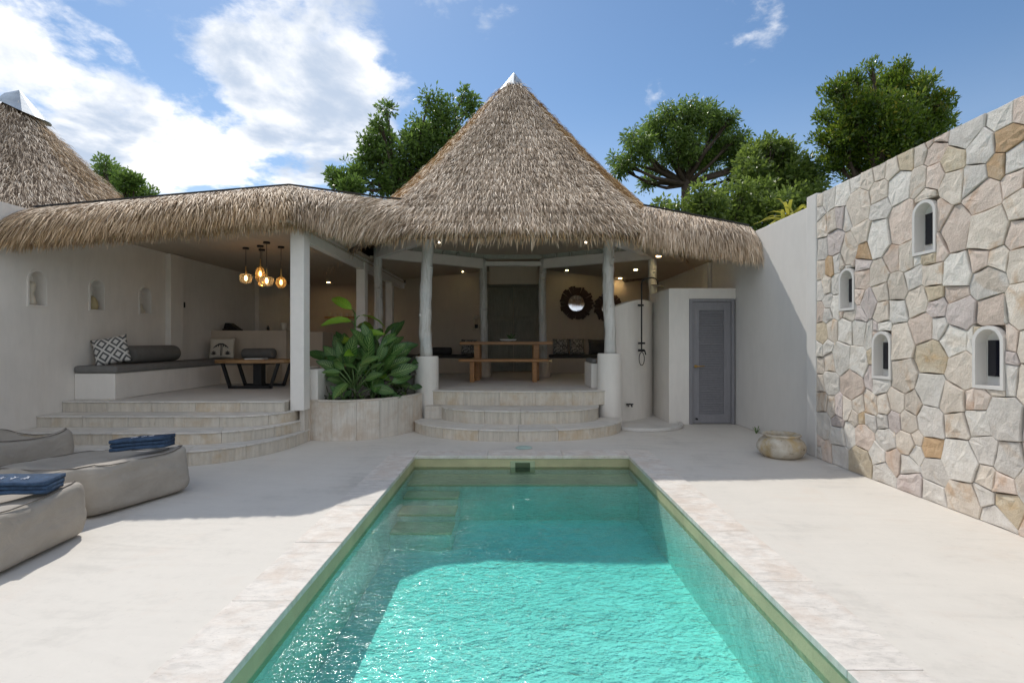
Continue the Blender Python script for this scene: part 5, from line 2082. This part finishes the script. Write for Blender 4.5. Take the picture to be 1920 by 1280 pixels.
def tree(name, label, base, Y, blobs, ntw, size, mat, seed, trunk_px=None, per=14, spreadr=.4, up=.2, droop=0., aspect=.42, group=None, tr=.22, shell=.55):
    """blobs in picture terms: px, py, radius px, at depth Y (+dY) -> real crown lobes"""
    rr = np.random.default_rng(seed)
    t = thing(name, label, 'tree', (base[0], base[1], 0), 0, group)
    L = []
    for bl in blobs:
        px, py, rp = bl[:3]
        dy = bl[3] if len(bl) > 3 else rr.uniform(-.8, .8)
        c = P(px, py, Y + dy)
        L.append((np.array(c), rp * Y / 960))
    vol = np.array([r ** 2 for _, r in L])
    tw = []
    tones = []
    limbs = MB()
    b = Vector((base[0], base[1], -.05))
    fork = Vector((base[0], base[1], base[2]))
    limbs.tube([b, b.lerp(fork, .5) + Vector((.1, 0, 0)), fork], [tr * 1.3, tr, tr * .8], 9)
    for (c, r), v_ in zip(L, vol):
        k = max(6, int(ntw * v_ / vol.sum()))
        q = rr.normal(0, 1, (k, 3))
        q /= np.linalg.norm(q, axis=1, keepdims=True)
        rad = r * (shell + (1 - shell) * rr.uniform(0, 1, (k, 1)) ** .6)
        q[:, 2] *= .85
        rad = rad * np.where(rr.uniform(0, 1, (k, 1)) < .13, rr.uniform(1.1, 1.5, (k, 1)), 1.0)
        pts_ = c + q * rad
        tw.append(pts_)
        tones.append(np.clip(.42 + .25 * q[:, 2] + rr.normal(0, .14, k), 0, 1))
        cv = Vector(c)
        m1 = fork.lerp(cv, .5) + Vector((rr.uniform(-.25, .25), rr.uniform(-.25, .25), rr.uniform(-.35, .05)))
        limbs.tube([fork - Vector((0, 0, .15)), m1, cv], [tr * .55, tr * .34, tr * .14], 7)
        for j in range(min(k, 9)):
            e = Vector(pts_[j])
            s_ = m1.lerp(cv, rr.uniform(.3, 1))
            limbs.tube([s_, s_.lerp(e, .5) + Vector((0, 0, rr.uniform(-.1, .15))), e], [tr * .16, tr * .10, tr * .04], 5)
    limbs.build('trunk', M['bark'], t, smooth=True)
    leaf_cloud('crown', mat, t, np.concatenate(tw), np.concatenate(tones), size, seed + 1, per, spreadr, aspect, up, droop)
    return t


tree('leafy_tree', 'airy green tree behind the left side of the pavilion roof', (-4.6, 20, 7.4), 20,
     [(720, 268, 30), (700, 305, 34), (765, 300, 42), (668, 333, 24), (835, 215, 26), (815, 262, 36), (882, 200, 18), (806, 186, 13), (716, 232, 14), (860, 262, 30), (740, 345, 40), (645, 342, 18), (724, 205, 9), (835, 330, 50), (790, 235, 16), (690, 270, 16), (775, 255, 18), (875, 180, 10), (625, 335, 8)],
     620, .175, M['crown_a'], 5, per=34, spreadr=.30, droop=.15, shell=.3, tr=.16)
tree('leafy_tree', 'spreading tree with dark visible limbs right of the pavilion roof', (7.45, 22, 8.3), 22,
     [(1290, 222, 34), (1235, 245, 32), (1340, 236, 32), (1200, 280, 26), (1275, 275, 38), (1345, 290, 38), (1378, 262, 20), (1172, 308, 15), (1225, 312, 18), (1330, 208, 20), (1400, 305, 30), (1250, 212, 14), (1300, 300, 26), (1185, 258, 14), (1370, 225, 12), (1155, 300, 8), (1215, 345, 14), (1430, 300, 26), (1455, 285, 12), (1165, 318, 14), (1385, 330, 24)],
     820, .18, M['crown_b'], 11, per=30, spreadr=.30, droop=.55, shell=.3, aspect=.34, tr=.22)
tree('dense_tree', 'dense glossy tree towering behind the stone wall', (12.0, 16.5, 6.2), 16.5,
     [(1655, 165, 38), (1600, 205, 40), (1700, 180, 42), (1742, 215, 32), (1650, 235, 60), (1580, 262, 38), (1720, 250, 42), (1640, 300, 56), (1562, 305, 26), (1570, 165, 20), (1762, 190, 16), (1690, 130, 13), (1635, 128, 10), (1775, 235, 14), (1545, 215, 14), (1605, 150, 16), (1735, 160, 16), (1540, 260, 12)],
     1150, .135, M['crown_c'], 17, per=30, spreadr=.24, up=.75, shell=.3, aspect=.40, tr=.2)
tree('leafy_tree', 'yellowish green bushy tree between the spreading tree and the dense one', (8.4, 18, 2.4), 18,
     [(1430, 285, 28), (1462, 318, 30), (1410, 330, 30), (1492, 328, 22), (1440, 360, 36), (1502, 360, 28), (1448, 268, 10), (1510, 305, 12), (1480, 290, 20), (1520, 335, 22), (1470, 275, 12), (1405, 300, 20)],
     480, .17, M['crown_d'], 23, per=26, spreadr=.27, droop=.2, shell=.35, aspect=.45, tr=.13)
tree('bush', 'low leafy bush seen over the right thatch edge', (6.6, 16, 3.2), 16,
     [(1330, 385, 28), (1380, 392, 32), (1422, 385, 28), (1300, 400, 22), (1460, 390, 26), (1268, 392, 14), (1350, 415, 28), (1400, 420, 30), (1310, 365, 14), (1390, 358, 16), (1240, 385, 12), (1490, 375, 24), (1350, 360, 16), (1520, 360, 22), (1430, 355, 18)],
     430, .155, M['crown_d'], 29, per=26, spreadr=.25, droop=.2, shell=.35, aspect=.45, tr=.10)
tree('leafy_tree', 'small tree top showing between the two thatched roofs', (-15.2, 20, 5.0), 20,
     [(205, 325, 18), (235, 343, 18), (265, 362, 12), (288, 366, 8), (220, 365, 24), (195, 308, 8), (250, 340, 8)],
     190, .17, M['crown_a'], 31, per=26, spreadr=.27, shell=.3, tr=.12)
tree('leafy_tree', 'tree tip showing left of the pavilion over the thatch ridge', (-6.6, 19, 5.0), 19,
     [(640, 342, 12), (628, 328, 7), (660, 350, 16)], 70, .17, M['crown_a'], 37, per=24, spreadr=.22, tr=.08)

yp = thing('strap_leaf_plant', 'yellow striped strap leaf plant peeping over the stone wall corner', 'plant', (5.45, 9.6, 3.2))
rr = np.random.default_rng(3)
N = 70
base_c = np.array([5.35, 9.4, 3.55])
az = rr.uniform(0, 2 * PI, N)
el = rr.uniform(.15, 1.35, N)
dn = np.stack([np.cos(az) * np.cos(el), np.sin(az) * np.cos(el), np.sin(el)], -1)
nn = np.stack([-np.cos(az) * np.sin(el), -np.sin(az) * np.sin(el), np.cos(el)], -1)
V, F, TN = [], [], []
for i in range(N):
    d, n_v = Vector(dn[i]), Vector(nn[i])
    s = d.cross(n_v).normalized()
    L = rr.uniform(.5, .95)
    b0 = Vector(base_c) + Vector((rr.choice([-.28, .28]), rr.uniform(-.2, .2), rr.uniform(-.1, .15)))
    k0 = len(V)
    for j, (t_, w) in enumerate(((0, .02), (.35, .032), (.7, .026), (1, .002))):
        c_ = b0 + d * L * t_ + Vector((0, 0, -L * .55 * t_ * t_))
        V += [tuple(c_ - s * w), tuple(c_ + s * w)]
        TN += [rr.uniform(0, 1)] * 2
    for j in range(3):
        F.append((k0 + 2 * j, k0 + 2 * j + 1, k0 + 2 * j + 3, k0 + 2 * j + 2))
me = bpy.data.meshes.new('foliage')
me.from_pydata(V, [], F)
at = me.attributes.new('tone', 'FLOAT', 'POINT')
at.data.foreach_set('value', TN)
fo = link_mesh('foliage', me, M['yellowleaf'], yp)
fo['kind'] = 'stuff'
MB().tube([(5.35, 9.4, -.05), (5.35, 9.4, 3.6)], [.09, .07], 9).build('stem', M['bark'], yp, smooth=True)
